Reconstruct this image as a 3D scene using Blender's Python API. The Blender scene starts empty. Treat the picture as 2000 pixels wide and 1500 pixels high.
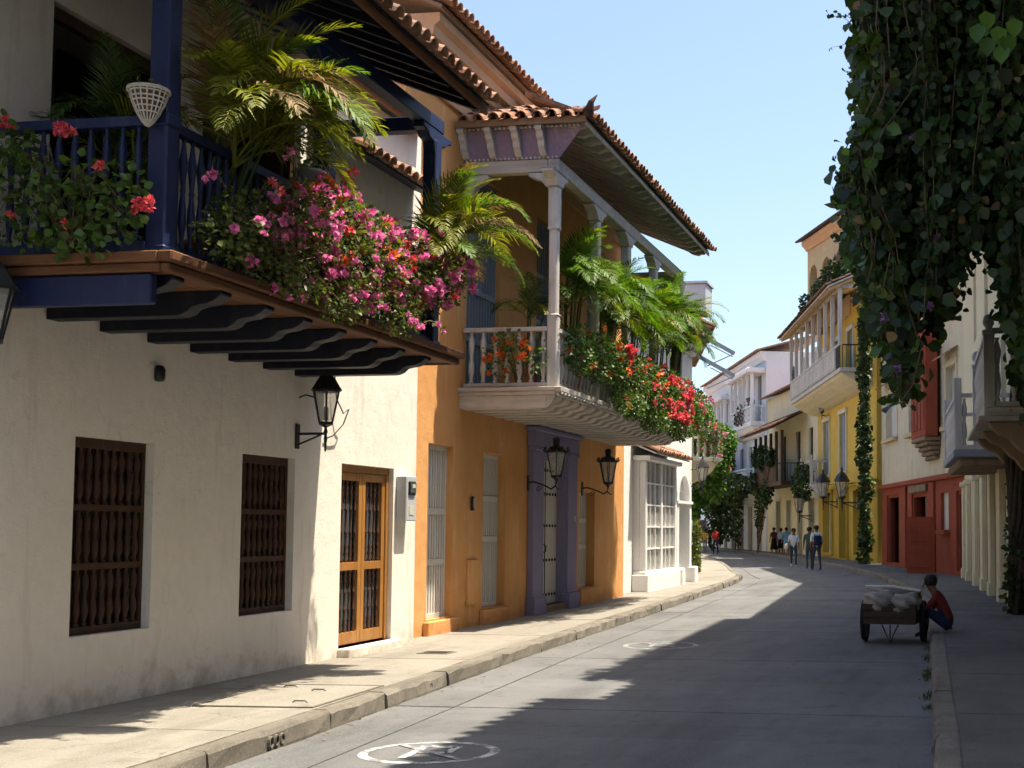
import bpy, bmesh, math, random
from mathutils import Vector, Matrix
R = math.radians
random.seed(7)
scene = bpy.context.scene
C = scene.collection
# ------------------------------------------------------------------ camera
cam_d = bpy.data.cameras.new('camera'); cam = bpy.data.objects.new('camera', cam_d); C.objects.link(cam)
cam.location = (0, 0, 1.7)
cam.rotation_euler = (R(90 + 3.479), 0, R(8.627))
cam_d.sensor_width = 36; cam_d.lens = 45; cam_d.shift_x = -0.25; cam_d.shift_y = 0.065
cam_d.clip_start = 0.1; cam_d.clip_end = 3000
scene.camera = cam
# ------------------------------------------------------------------ sky, sun, exposure
SUN = Vector((0.33, 0.10, 1.0)).normalized()
world = bpy.data.worlds.new('World'); scene.world = world; world.use_nodes = True
nt = world.node_tree; nt.nodes.clear()
sky = nt.nodes.new('ShaderNodeTexSky'); sky.sky_type = 'NISHITA'; sky.sun_disc = False
sky.sun_elevation = math.asin(SUN.z); sky.sun_rotation = math.atan2(SUN.x, SUN.y)
sky.air_density = 1.0; sky.dust_density = 2.4; sky.ozone_density = 1.5; sky.altitude = 0
bg = nt.nodes.new('ShaderNodeBackground'); bg.inputs['Strength'].default_value = 0.084
wo = nt.nodes.new('ShaderNodeOutputWorld')
nt.links.new(sky.outputs[0], bg.inputs[0]); nt.links.new(bg.outputs[0], wo.inputs[0])
sd = bpy.data.lights.new('sun', 'SUN'); sd.energy = 3.05; sd.angle = R(0.5); sd.color = (1.0, 0.885, 0.71)
sun = bpy.data.objects.new('sun', sd); C.objects.link(sun); sun.location = (20, 10, 40)
sun.rotation_euler = SUN.to_track_quat('Z', 'Y').to_euler()
vs = scene.view_settings; vs.view_transform = 'Standard'; vs.look = 'None'; vs.gamma = 1.0; vs.exposure = 1.76
scene.render.engine = 'CYCLES'
cy = scene.cycles; cy.use_adaptive_sampling = True; cy.adaptive_threshold = .03; cy.use_light_tree = False; cy.max_bounces = 4; cy.diffuse_bounces = 2; cy.glossy_bounces = 2; cy.transmission_bounces = 3; cy.transparent_max_bounces = 6; cy.caustics_reflective = False; cy.caustics_refractive = False
scene.render.resolution_x = 1024; scene.render.resolution_y = 768

# ------------------------------------------------------------------ mesh helpers
class MB:
    """collects shapes; o = +1/-1 mirrors the second axis so that d always points out of a facade"""
    def __init__(s, o=1): s.v = []; s.f = []; s.o = o; s.m = []
    def add(s, vs, fs, mi=0):
        b = len(s.v); s.v += [(x, s.o * y, z) for x, y, z in vs]
        s.f += [tuple(b + i for i in f) for f in fs]; s.m += [mi] * len(fs); return s
    def box(s, x0, x1, y0, y1, z0, z1, mi=0):
        return s.add([(x, y, z) for z in (z0, z1) for y in (y0, y1) for x in (x0, x1)],
              [(0, 2, 3, 1), (4, 5, 7, 6), (0, 1, 5, 4), (2, 6, 7, 3), (0, 4, 6, 2), (1, 3, 7, 5)], mi)
    def beam(s, p, q, w, h, mi=0, up=(0, 0, 1)):
        p, q, up = Vector(p), Vector(q), Vector(up); t = (q - p).normalized()
        a = t.cross(up)
        if a.length < 1e-4: a = t.cross(Vector((1, 0, 0)))
        a.normalize(); b = a.cross(t); a *= w / 2; b *= h / 2
        vs = [e + i * a + j * b for e in (p, q) for j in (-1, 1) for i in (-1, 1)]
        return s.add([tuple(x) for x in vs], [(0, 2, 3, 1), (4, 5, 7, 6), (0, 1, 5, 4), (2, 6, 7, 3), (0, 4, 6, 2), (1, 3, 7, 5)], mi)
    def tube(s, pts, rad, n=6, mi=0, caps=True):
        pts = [Vector(p) for p in pts]; k = len(pts)
        if not hasattr(rad, '__len__'): rad = [rad] * k
        vs = []; ref = Vector((0.31, 0.17, 0.93))
        for i, p in enumerate(pts):
            t = (pts[min(i + 1, k - 1)] - pts[max(i - 1, 0)]).normalized()
            a = t.cross(ref)
            if a.length < .05: a = t.cross(Vector((1, 0, 0)))
            a.normalize(); b = t.cross(a)
            vs += [tuple(p + rad[i] * (math.cos(2 * math.pi * j / n) * a + math.sin(2 * math.pi * j / n) * b)) for j in range(n)]
        fs = [(i * n + j, i * n + (j + 1) % n, (i + 1) * n + (j + 1) % n, (i + 1) * n + j) for i in range(k - 1) for j in range(n)]
        if caps: fs += [tuple(range(n - 1, -1, -1)), tuple((k - 1) * n + j for j in range(n))]
        return s.add(vs, fs, mi)
    def lathe(s, prof, n=8, at=(0, 0, 0), mi=0, sx=1, sy=1, rot=0):
        k = len(prof); ax, ay, az = at
        vs = [(ax + sx * r * math.cos(2 * math.pi * j / n + rot), ay + sy * r * math.sin(2 * math.pi * j / n + rot), az + z) for r, z in prof for j in range(n)]
        fs = [(i * n + j, i * n + (j + 1) % n, (i + 1) * n + (j + 1) % n, (i + 1) * n + j) for i in range(k - 1) for j in range(n)]
        fs += [tuple(range(n - 1, -1, -1)), tuple((k - 1) * n + j for j in range(n))]
        return s.add(vs, fs, mi)
    def prism(s, poly, axis, a, b, mi=0):
        """poly 2-D outline extruded along axis: 'x' -> poly is (y,z), 'y' -> (x,z), 'z' -> (x,y)"""
        def P(p, t): return {'x': (t, p[0], p[1]), 'y': (p[0], t, p[1]), 'z': (p[0], p[1], t)}[axis]
        n = len(poly)
        return s.add([P(p, a) for p in poly] + [P(p, b) for p in poly],
              [tuple(range(n - 1, -1, -1)), tuple(n + i for i in range(n))] + [(i, (i + 1) % n, n + (i + 1) % n, n + i) for i in range(n)], mi)
    def mesh(s, name, mats, smooth=False, normals=True, bevel=0):
        me = bpy.data.meshes.new(name); me.from_pydata(s.v, [], s.f)
        if not isinstance(mats, (list, tuple)): mats = [mats]
        for m in mats: me.materials.append(m)
        me.polygons.foreach_set('material_index', s.m)
        if normals or bevel:
            bm = bmesh.new(); bm.from_mesh(me)
            if bevel:
                es = [e for e in bm.edges if len(e.link_faces) == 2 and e.calc_face_angle(0) > .6]
                bmesh.ops.bevel(bm, geom=es, offset=bevel, segments=1, affect='EDGES', clamp_overlap=True)
            bmesh.ops.recalc_face_normals(bm, faces=bm.faces); bm.to_mesh(me); bm.free()
        if smooth: me.polygons.foreach_set('use_smooth', [True] * len(me.polygons))
        return me
    def build(s, name, mats, parent=None, smooth=False, normals=True, bevel=0, loc=(0, 0, 0), kind=None):
        return ob(name, s.mesh(name, mats, smooth, normals, bevel), parent, loc, kind=kind)

def ob(name, me, parent=None, loc=(0, 0, 0), rot=(0, 0, 0), sc=(1, 1, 1), kind=None):
    o = bpy.data.objects.new(name, me); C.objects.link(o); o.parent = parent
    o.location = loc; o.rotation_euler = rot; o.scale = sc if hasattr(sc, '__len__') else (sc, sc, sc)
    if kind: o['kind'] = kind
    return o
def tag(o, label, cat, group=None):
    o['label'] = label; o['category'] = cat
    if group: o['group'] = group
    return o
def thing(name, label, cat, loc=(0, 0, 0), rz=0, group=None):
    return tag(ob(name, None, None, loc, (0, 0, rz)), label, cat, group)
def struct(o): o['kind'] = 'structure'; return o
def facade(name, label, cat, a, b, group=None, z=0.15):
    """empty at a; local x runs to b; returns (empty, length)"""
    d = Vector((b[0] - a[0], b[1] - a[1])); return thing(name, label, cat, (a[0], a[1], z), math.atan2(d.y, d.x), group), d.length

# ------------------------------------------------------------------ materials
class N:
    def __init__(s, m): s.t = m.node_tree; s.n = s.t.nodes; s.l = s.t.links
    def new(s, t, **k):
        x = s.n.new(t)
        for a, b in k.items(): setattr(x, a, b)
        return x
    def link(s, a, b): s.l.new(a, b)
def ramp(g, inp, stops):
    r = g.new('ShaderNodeValToRGB'); e = r.color_ramp.elements
    e[0].position, e[0].color = stops[0][0], (*stops[0][1], 1) if len(stops[0][1]) == 3 else stops[0][1]
    e[1].position, e[1].color = stops[-1][0], (*stops[-1][1], 1)
    for p, c in stops[1:-1]:
        x = e.new(p); x.color = (*c, 1)
    g.link(inp, r.inputs[0]); return r.outputs[0]
def noise(g, co, scale, detail=4, rough=.6, stretch=None):
    n = g.new('ShaderNodeTexNoise'); n.inputs['Scale'].default_value = scale
    n.inputs['Detail'].default_value = min(detail, 3); n.inputs['Roughness'].default_value = rough
    if stretch:
        mp = g.new('ShaderNodeMapping'); mp.inputs['Scale'].default_value = stretch
        g.link(co, mp.inputs[0]); co = mp.outputs[0]
    g.link(co, n.inputs['Vector']); return n.outputs['Fac']
def mix(g, fac, a, b, bt='MIX'):
    x = g.new('ShaderNodeMix', data_type='RGBA', blend_type=bt)
    for i, v in ((0, fac), (6, a), (7, b)):
        if hasattr(v, 'is_linked'): g.link(v, x.inputs[i])
        elif i == 0: x.inputs[0].default_value = v
        else: x.inputs[i].default_value = (*v, 1) if len(v) == 3 else v
    return x.outputs[2]
def bump(g, h, strength, dist, bsdf):
    b = g.new('ShaderNodeBump'); b.inputs['Strength'].default_value = strength; b.inputs['Distance'].default_value = dist
    g.link(h, b.inputs['Height']); g.link(b.outputs[0], bsdf.inputs['Normal'])
def base(name, rough=.8, spec=.3):
    m = bpy.data.materials.new(name); m.use_nodes = True; g = N(m); g.n.clear()
    o = g.new('ShaderNodeOutputMaterial'); b = g.new('ShaderNodeBsdfPrincipled')
    b.inputs['Roughness'].default_value = rough; b.inputs['Specular IOR Level'].default_value = spec
    g.link(b.outputs[0], o.inputs[0]); tc = g.new('ShaderNodeTexCoord')
    return m, g, b, tc.outputs['Object'], o
def rndv(g, col, amt):
    """vary value from object to object and from island to island"""
    oi = g.new('ShaderNodeObjectInfo'); ge = g.new('ShaderNodeNewGeometry')
    a = g.new('ShaderNodeMath', operation='ADD'); g.link(oi.outputs['Random'], a.inputs[0]); g.link(ge.outputs['Random Per Island'], a.inputs[1])
    fr = g.new('ShaderNodeMath', operation='FRACT'); g.link(a.outputs[0], fr.inputs[0])
    mr = g.new('ShaderNodeMapRange'); mr.inputs[3].default_value = 1 - amt; mr.inputs[4].default_value = 1 + amt
    g.link(fr.outputs[0], mr.inputs[0])
    h = g.new('ShaderNodeHueSaturation'); g.link(mr.outputs[0], h.inputs['Value'])
    if hasattr(col, 'is_linked'): g.link(col, h.inputs['Color'])
    else: h.inputs['Color'].default_value = (*col, 1)
    return h.outputs[0], fr.outputs[0]
def cracks(g, co, scale, w, amt=.24):
    nz = g.new('ShaderNodeTexNoise'); nz.inputs['Scale'].default_value = 1.7; nz.inputs['Detail'].default_value = 3; g.link(co, nz.inputs['Vector'])
    ad = g.new('ShaderNodeVectorMath', operation='MULTIPLY_ADD'); g.link(nz.outputs['Color'], ad.inputs[0]); ad.inputs[1].default_value = (1.1, 1.1, 1.1); g.link(co, ad.inputs[2])
    v = g.new('ShaderNodeTexVoronoi', feature='DISTANCE_TO_EDGE'); v.inputs['Scale'].default_value = scale; g.link(ad.outputs[0], v.inputs['Vector'])
    r = ramp(g, v.outputs['Distance'], [(w * .4, (amt,) * 3), (w, (0, 0, 0))])
    k = ramp(g, noise(g, co, .8, 2, .5), [(.48, (0, 0, 0)), (.56, (1, 1, 1))]); return mix(g, 1.0, r, k, 'MULTIPLY')
def plaster(name, c1, c2, stain=(.2, .17, .13), amt=.5, low=None, lowz=.5, bmp=.5, crack=0):
    m, g, b, co, o = base(name, .9, .15)
    n1 = noise(g, co, .9, 6, .65); col = mix(g, ramp(g, n1, [(.35, (0, 0, 0)), (.7, (1, 1, 1))]), c1, c2)
    n3 = noise(g, co, 9, 5, .7); col = mix(g, ramp(g, n3, [(.4, (0, 0, 0)), (.75, (.35, .35, .35))]), col, tuple(x * .8 for x in c1))
    st = noise(g, co, 1.3, 7, .75, (2.2, 2.2, .35)); f = ramp(g, st, [(.56, (0, 0, 0)), (.78, (amt, amt, amt))]); col = mix(g, f, col, stain)
    if low:
        sp = g.new('ShaderNodeSeparateXYZ'); g.link(co, sp.inputs[0])
        ad = g.new('ShaderNodeMath', operation='MULTIPLY_ADD'); g.link(noise(g, co, 2.5, 6, .7), ad.inputs[0]); ad.inputs[1].default_value = 1.6; g.link(sp.outputs[2], ad.inputs[2])
        f = ramp(g, ad.outputs[0], [(.55, (.8, .8, .8)), (.55 + lowz, (0, 0, 0))]); col = mix(g, f, col, low)
    if crack: col = mix(g, cracks(g, co, crack, .0035), col, tuple(x * .45 for x in c1))
    g.link(col, b.inputs['Base Color'])
    bh = g.new('ShaderNodeMath', operation='MULTIPLY_ADD'); g.link(noise(g, co, 3.5, 3, .5), bh.inputs[0]); bh.inputs[1].default_value = 3.0; g.link(noise(g, co, 45, 4, .6), bh.inputs[2])
    bump(g, bh.outputs[0], bmp, .012, b); return m
def wood(name, c1, c2, rough=.65, axis=2, rnd=.12, spec=.3, sc=14):
    m, g, b, co, o = base(name, rough, spec)
    st = [1, 1, 1]; st[axis] = .08
    n = noise(g, co, sc, 5, .7, st); col = mix(g, ramp(g, n, [(.3, (0, 0, 0)), (.7, (1, 1, 1))]), c1, c2)
    n2 = noise(g, co, 2.2, 5, .7); col = mix(g, ramp(g, n2, [(.5, (0, 0, 0)), (.75, (.5, .5, .5))]), col, tuple(x * .55 for x in c1))
    col, _ = rndv(g, col, rnd); g.link(col, b.inputs['Base Color']); bump(g, n, .35, .004, b); return m
def plain(name, c, rough=.6, var=.15, spec=.4, metal=0, bmp=.15, sc=20, rnd=0, c2=None, wear=None, wamt=.8):
    m, g, b, co, o = base(name, rough, spec); b.inputs['Metallic'].default_value = metal
    n = noise(g, co, sc, 4, .65); col = mix(g, n, tuple(x * (1 - var) for x in c), c2 or tuple(min(1, x * (1 + var)) for x in c))
    if wear:
        w1 = noise(g, co, 5, 3, .75, (1, 1, .35)); col = mix(g, ramp(g, w1, [(.56, (0, 0, 0)), (.66, (wamt,) * 3)]), col, wear)
        w2 = noise(g, co, 38, 3, .7); col = mix(g, ramp(g, w2, [(.60, (0, 0, 0)), (.68, (wamt * .8,) * 3)]), col, wear)
    if rnd: col, _ = rndv(g, col, rnd)
    g.link(col, b.inputs['Base Color']); bump(g, n, bmp, .003, b); return m
def leaf(name, c1, c2, rough=.45, trans=.35, rnd=.35, spec=.4, tcol=None):
    m, g, b, co, o = base(name, rough, spec)
    col, fr = rndv(g, c1, rnd); col = mix(g, fr, col, c2); col, _ = rndv(g, col, rnd * .5)
    g.link(col, b.inputs['Base Color'])
    t = g.new('ShaderNodeBsdfTranslucent'); g.link(mix(g, 1.0, col, tcol or (1.5, 1.6, .5), 'MULTIPLY'), t.inputs[0])
    mx = g.new('ShaderNodeMixShader'); mx.inputs[0].default_value = trans
    g.link(b.outputs[0], mx.inputs[1]); g.link(t.outputs[0], mx.inputs[2]); g.link(mx.outputs[0], o.inputs[0]); return m
def glass(name, c=(.8, .85, .85), alpha=.45, rough=.08):
    m, g, b, co, o = base(name, rough, .6); b.inputs['Base Color'].default_value = (*c, 1)
    t = g.new('ShaderNodeBsdfTransparent'); mx = g.new('ShaderNodeMixShader'); mx.inputs[0].default_value = alpha
    g.link(t.outputs[0], mx.inputs[1]); g.link(b.outputs[0], mx.inputs[2]); g.link(mx.outputs[0], o.inputs[0]); return m

def tile_mat(name, c1, c2, dark):
    m, g, b, co, o = base(name, .85, .2)
    n = noise(g, co, 7, 5, .7); col, fr = rndv(g, c1, .22); col = mix(g, fr, col, c2); 
    ge = g.new('ShaderNodeObjectInfo'); wn = g.new('ShaderNodeTexNoise'); wn.inputs['Scale'].default_value = 1.1
    g.link(g.new('ShaderNodeNewGeometry').outputs['Position'], wn.inputs['Vector'])
    col = mix(g, ramp(g, n, [(.45, (0, 0, 0)), (.7, (.8, .8, .8))]), col, dark)
    col = mix(g, ramp(g, wn.outputs['Fac'], [(.5, (0, 0, 0)), (.7, (.6, .6, .6))]), col, dark)
    g.link(col, b.inputs['Base Color']); bump(g, n, .5, .006, b); return m

MT = {}
MT['white'] = plaster('white_plaster', (.87, .82, .735), (.82, .765, .68), (.50, .42, .30), .55, (.42, .37, .30), .45, bmp=.35, crack=.35)
MT['ochre'] = plaster('ochre_plaster', (.72, .38, .15), (.64, .30, .10), (.78, .54, .28), .9, (.50, .20, .08), .6, crack=.4)
MT['peach'] = plaster('peach_plaster', (.66, .42, .25), (.60, .36, .20), (.34, .24, .18), .5)
MT['shopwhite'] = plaster('shop_plaster', (.82, .81, .79), (.78, .77, .75), (.6, .58, .54), .2)
MT['cream'] = plaster('cream_plaster', (.66, .58, .42), (.60, .52, .38), (.14, .12, .10), .8)
MT['cream2'] = plaster('pale_cream_plaster', (.70, .63, .44), (.66, .58, .38), (.3, .26, .2), .5)
MT['yellow'] = plaster('yellow_plaster', (.70, .48, .10), (.64, .41, .08), (.46, .30, .09), .6)
MT['yellow2'] = plaster('dull_yellow_plaster', (.52, .36, .06), (.46, .30, .05), (.3, .2, .06), .5)
MT['redwall'] = plaster('red_plaster', (.34, .085, .045), (.28, .065, .038), (.15, .055, .04), .6)
MT['tanwall'] = plaster('tan_plaster', (.60, .46, .27), (.55, .40, .22), (.36, .26, .18), .6)
MT['bluewhite'] = plaster('far_white_plaster', (.74, .75, .76), (.70, .71, .72), (.5, .5, .5), .3)
MT['stone'] = plaster('worn_stone', (.30, .22, .14), (.20, .15, .10), (.07, .06, .05), .8, bmp=1)
MT['purple'] = plaster('purple_plaster', (.29, .26, .39), (.25, .225, .35), (.17, .15, .23), .6, bmp=.25)
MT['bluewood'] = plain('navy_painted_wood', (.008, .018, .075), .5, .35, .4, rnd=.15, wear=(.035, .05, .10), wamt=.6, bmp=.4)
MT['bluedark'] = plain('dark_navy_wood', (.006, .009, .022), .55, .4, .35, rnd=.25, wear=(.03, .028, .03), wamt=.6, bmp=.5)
MT['brownwood'] = wood('weathered_brown_wood', (.10, .045, .02), (.20, .09, .04), .75, 0)
MT['brownwoody'] = wood('brown_ledge_wood', (.10, .045, .02), (.20, .09, .04), .75, 1)
MT['doorwood'] = wood('varnished_door_wood', (.30, .13, .03), (.42, .20, .05), .4, 2, .08, .5)
MT['winwood'] = wood('dark_window_wood', (.042, .020, .011), (.075, .035, .019), .6, 2, .15)
MT['iron'] = plain('black_iron', (.012, .012, .014), .45, .3, .5)
MT['whitewood'] = wood('weathered_white_wood', (.46, .44, .41), (.62, .60, .56), .75, 2, .06, .2, 10)
MT['whitewoodx'] = wood('weathered_white_boards', (.40, .37, .33), (.60, .56, .50), .8, 1, .08, .2, 8)
MT['slatwhite'] = plain('cream_slat_paint', (.62, .60, .55), .6, .1, .3, rnd=.07)
MT['purplepaint'] = plain('purple_paint', (.27, .21, .31), .7, .2, .2, wear=(.45, .41, .40), wamt=.55)
MT['greypaint'] = plain('blue_grey_paint', (.23, .26, .30), .6, .15, .3)
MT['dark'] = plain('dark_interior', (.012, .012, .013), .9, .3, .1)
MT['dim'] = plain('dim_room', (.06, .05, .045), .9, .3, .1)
MT['tile'] = tile_mat('clay_tile', (.34, .16, .095), (.46, .29, .20), (.085, .058, .045))
MT['tiledark'] = tile_mat('dark_clay_tile', (.10, .055, .04), (.16, .08, .05), (.03, .025, .02))
MT['tileend'] = plain('tile_mortar', (.30, .20, .13), .9, .3, .1)
MT['glass'] = glass('window_glass', (.10, .12, .14), .75, .05)
MT['lampglass'] = glass('lamp_glass', (.55, .55, .5), .4, .15)
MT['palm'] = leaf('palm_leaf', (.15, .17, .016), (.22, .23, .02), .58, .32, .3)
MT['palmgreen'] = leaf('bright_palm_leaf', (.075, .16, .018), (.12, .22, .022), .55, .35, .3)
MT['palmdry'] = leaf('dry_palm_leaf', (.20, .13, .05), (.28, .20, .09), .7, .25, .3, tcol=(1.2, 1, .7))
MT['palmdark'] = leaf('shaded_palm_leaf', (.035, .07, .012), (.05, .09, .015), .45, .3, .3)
MT['bougleaf'] = leaf('bougainvillea_leaf', (.07, .115, .02), (.13, .15, .04), .5, .35, .4)
MT['bushleaf'] = leaf('bush_leaf', (.045, .10, .018), (.085, .15, .03), .45, .3, .4)
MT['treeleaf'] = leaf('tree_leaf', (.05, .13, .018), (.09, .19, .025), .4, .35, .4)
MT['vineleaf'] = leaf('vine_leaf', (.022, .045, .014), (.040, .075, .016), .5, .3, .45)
MT['farleaf'] = leaf('creeper_leaf', (.030, .060, .014), (.05, .09, .02), .5, .2, .4)
MT['magenta'] = leaf('magenta_bract', (.78, .14, .42), (.88, .34, .58), .6, .3, .25, .2, (1.3, 1, 1.2))
MT['redfl'] = leaf('red_bract', (.74, .07, .09), (.84, .18, .20), .6, .3, .25, .2, (1.3, 1, 1))
MT['orangefl'] = leaf('orange_bract', (.80, .16, .03), (.85, .25, .05), .6, .3, .25, .2, (1.2, 1, 1))
MT['mauve'] = leaf('mauve_flower', (.42, .20, .55), (.50, .28, .62), .6, .3, .2, .2, (1, 1, 1))
MT['stem'] = plain('woody_stem', (.14, .10, .06), .85, .35, .2)
MT['vstem'] = plain('vine_trunk_bark', (.07, .055, .04), .95, .5, .1, bmp=.8, sc=12)
MT['terracotta'] = plain('terracotta', (.36, .15, .07), .85, .2, .2)
MT['wicker'] = plain('white_wicker', (.55, .52, .46), .8, .25, .2, sc=60, bmp=.8)
MT['metalgrey'] = plain('grey_enamel', (.48, .50, .52), .4, .06, .5)
MT['galv'] = plain('galvanised_steel', (.40, .42, .44), .4, .1, .5, metal=.6)
MT['black'] = plain('black_plastic', (.014, .014, .015), .4, .2, .5)
MT['paper'] = plain('pale_card', (.55, .52, .40), .8, .05, .2)
MT['skin'] = plain('brown_skin', (.20, .10, .06), .6, .1, .3)
MT['hair'] = plain('dark_hair', (.012, .010, .009), .6, .2, .3)
def cloth(n, c): MT[n] = plain(n + '_cloth', c, .9, .18, .1, bmp=.3, sc=30)
for n, c in (('cl_white', (.55, .60, .68)), ('cl_blue', (.16, .33, .50)), ('cl_lblue', (.34, .46, .58)), ('cl_red', (.35, .03, .035)),
             ('cl_yellow', (.50, .30, .07)), ('cl_green', (.06, .22, .13)), ('cl_jean', (.05, .07, .11)), ('cl_black', (.014, .013, .015)),
             ('cl_brown', (.10, .035, .03)), ('cl_dgreen', (.06, .10, .07)), ('cl_rust', (.16, .030, .020)), ('cl_bag', (.55, .50, .42)), ('cl_navy', (.02, .03, .06)), ('cl_khaki', (.16, .15, .13))): cloth(n, c)
MT['sack'] = plain('plastic_sack', (.20, .19, .17), .6, .5, .3, bmp=1.0, sc=7, c2=(.42, .41, .39), wear=(.08, .075, .07), wamt=.8)
MT['rubber'] = plain('tyre_rubber', (.012, .012, .012), .8, .3, .2)
MT['cartwood'] = wood('grimy_cart_wood', (.035, .022, .015), (.06, .04, .028), .8, 0)
# ------------------------------------------------------------------ ground materials
def concrete(name, c1, c2, stain, sc=1.0, rnd=.06, crack=0):
    m, g, b, co, o = base(name, .88, .2)
    ge = g.new('ShaderNodeNewGeometry'); co = ge.outputs['Position']
    n1 = noise(g, co, .7 * sc, 7, .7); col = mix(g, ramp(g, n1, [(.35, (0, 0, 0)), (.68, (1, 1, 1))]), c1, c2)
    n2 = noise(g, co, 3.2 * sc, 7, .75); col = mix(g, ramp(g, n2, [(.53, (0, 0, 0)), (.75, (.75, .75, .75))]), col, stain)
    n5 = noise(g, co, .35 * sc, 6, .7, (3, .5, 1)); col = mix(g, ramp(g, n5, [(.48, (0, 0, 0)), (.66, (.7, .7, .7))]), col, stain)
    n3 = noise(g, co, 120, 2, .6); col = mix(g, ramp(g, n3, [(.35, (.75, .75, .75)), (.62, (0, 0, 0))]), col, tuple(x * .6 for x in c1))
    n4 = noise(g, co, 60, 2, .5); col = mix(g, ramp(g, n4, [(.60, (0, 0, 0)), (.70, (.6, .6, .6))]), col, tuple(min(1, x * 1.5) for x in c1))
    if crack: col = mix(g, cracks(g, co, crack, .0022, .8), col, tuple(x * .35 for x in c1))
    col, _ = rndv(g, col, rnd); g.link(col, b.inputs['Base Color'])
    h = g.new('ShaderNodeMath', operation='ADD'); g.link(n3, h.inputs[0]); g.link(n2, h.inputs[1]); bump(g, h.outputs[0], .45, .006, b); return m
MT['road'] = concrete('grey_road_concrete', (.19, .196, .198), (.145, .150, .152), (.078, .080, .081), 1.0, .07, .23)
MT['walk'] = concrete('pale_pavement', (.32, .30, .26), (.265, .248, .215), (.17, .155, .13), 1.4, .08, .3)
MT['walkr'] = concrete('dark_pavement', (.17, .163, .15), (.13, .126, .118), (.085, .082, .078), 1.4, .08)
MT['kerb'] = concrete('rough_kerb_concrete', (.24, .22, .185), (.17, .155, .13), (.085, .078, .066), 3.0, .12)
def paint_mat(name, lo, hi):
    m, g, b, co, o = base(name, .8, .2)
    ge = g.new('ShaderNodeNewGeometry'); co = ge.outputs['Position']
    n = noise(g, co, 5, 3, .75); n2 = noise(g, co, 45, 3, .7); ad = g.new('ShaderNodeMath', operation='MULTIPLY_ADD'); g.link(n2, ad.inputs[0]); ad.inputs[1].default_value = .45; g.link(n, ad.inputs[2])
    g.link(mix(g, ramp(g, ad.outputs[0], [(lo, (0, 0, 0)), (hi, (1, 1, 1))]), (.66, .65, .62), (.20, .21, .215)), b.inputs['Base Color']); return m
MT['paint'] = paint_mat('worn_road_paint', .64, .80); MT['paint2'] = paint_mat('faded_road_paint', .50, .72)

def interp(pl, y):
    for (x0, y0), (x1, y1) in zip(pl, pl[1:]):
        if y <= y1: t = (y - y0) / (y1 - y0); return x0 + (x1 - x0) * t
    return pl[-1][0]
LK = [(-4.9, -14), (-5.0, -4), (-5.2, 7.9), (-5.37, 10.9), (-5.72, 16.1), (-6.08, 24), (-6.5, 32), (-6.95, 39.5), (-7.35, 42.6), (-8.2, 46), (-9.6, 52.5), (-12.7, 66), (-17.4, 83), (-24, 103), (-36, 135)]
LW = [(-7.45, -14), (-7.45, 16.7), (-7.7, 16.8), (-7.7, 28.6), (-8.0, 28.7), (-8.0, 37.5), (-10.6, 47), (-15, 66), (-20, 84), (-27, 104), (-39, 136)]
RK = [(0.15, -14), (-.2, 9.3), (-.47, 19.4), (-.93, 29.1), (-1.52, 35), (-3.0, 44.6), (-5.2, 54.6), (-8.6, 67.3), (-12.1, 79.7), (-18, 97.7), (-31, 130)]
RW = [(2.2, -14), (1.05, 25.1), (.08, 41.5), (-3.26, 55), (-7.97, 71.7), (-13, 85.5), (-19.9, 103.4), (-31.5, 132)]
# terrain under everything
struct(MB().box(-400, 400, -200, 900, -1.2, -.12).build('ground', MT['road']))
# road: slabs with recessed joints
road = struct(ob('road', None)); 
bed = MB()
def strip(mb, lf, rt, ys, z0, z1):
    for y0, y1 in zip(ys, ys[1:]):
        a, b, c, d = lf(y0), rt(y0), rt(y1), lf(y1)
        vs = [(a, y0), (b, y0), (c, y1), (d, y1)]
        mb.add([(x, y, z) for z in (z0, z1) for x, y in vs], [(3, 2, 1, 0), (4, 5, 6, 7), (0, 1, 5, 4), (1, 2, 6, 5), (2, 3, 7, 6), (3, 0, 4, 7)])
allY = [-14, -4, 4, 8, 12, 16, 20, 24, 28, 32, 36, 40, 42.6, 44.6, 46, 49, 52.5, 55, 60, 66, 72, 80, 90, 100, 115, 130]
strip(bed, lambda y: interp(LK, y) - .1, lambda y: interp(RK, y) + .1, allY, -.12, -.012); o = bed.build('roadbed', MT['kerb'], road)
def slab(name, lf, rt, y0, y1, z0, z1, mat, parent, gap=.014, n=4):
    m = MB(); ys = [y0 + gap + (y1 - y0 - 2 * gap) * i / n for i in range(n + 1)]
    L = [(lf(y) + gap, y) for y in ys]; Rr = [(rt(y) - gap, y) for y in ys]
    for i in range(n):
        q = [L[i], Rr[i], Rr[i + 1], L[i + 1]]
        m.add([(x, y, z1) for x, y in q], [(0, 1, 2, 3)])
    ring = L[::-1] and (Rr + L[::-1]); k = len(ring)
    m.add([(x, y, z) for z in (z0, z1) for x, y in ring], [(i, (i + 1) % k, k + (i + 1) % k, k + i) for i in range(k)])
    return m.build(name, mat, parent, normals=True)
js = [-9, -3, 2.6, 7.2, 11.75, 16.4, 21, 25.6, 30.2, 34.8, 39.4, 44, 49, 54, 60, 67, 80, 97, 128]
gl = lambda y: interp(LK, y) + .62
for a, b in zip(js, js[1:]):
    slab('road_slab', lambda y: interp(LK, y) + .0, gl, a, b, -.1, -.001 + random.uniform(-.003, .003), MT['road'], road)
    slab('road_slab', gl, lambda y: interp(RK, y) - 0.0, a, b, -.1, 0.0, MT['road'], road, n=6)
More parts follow.
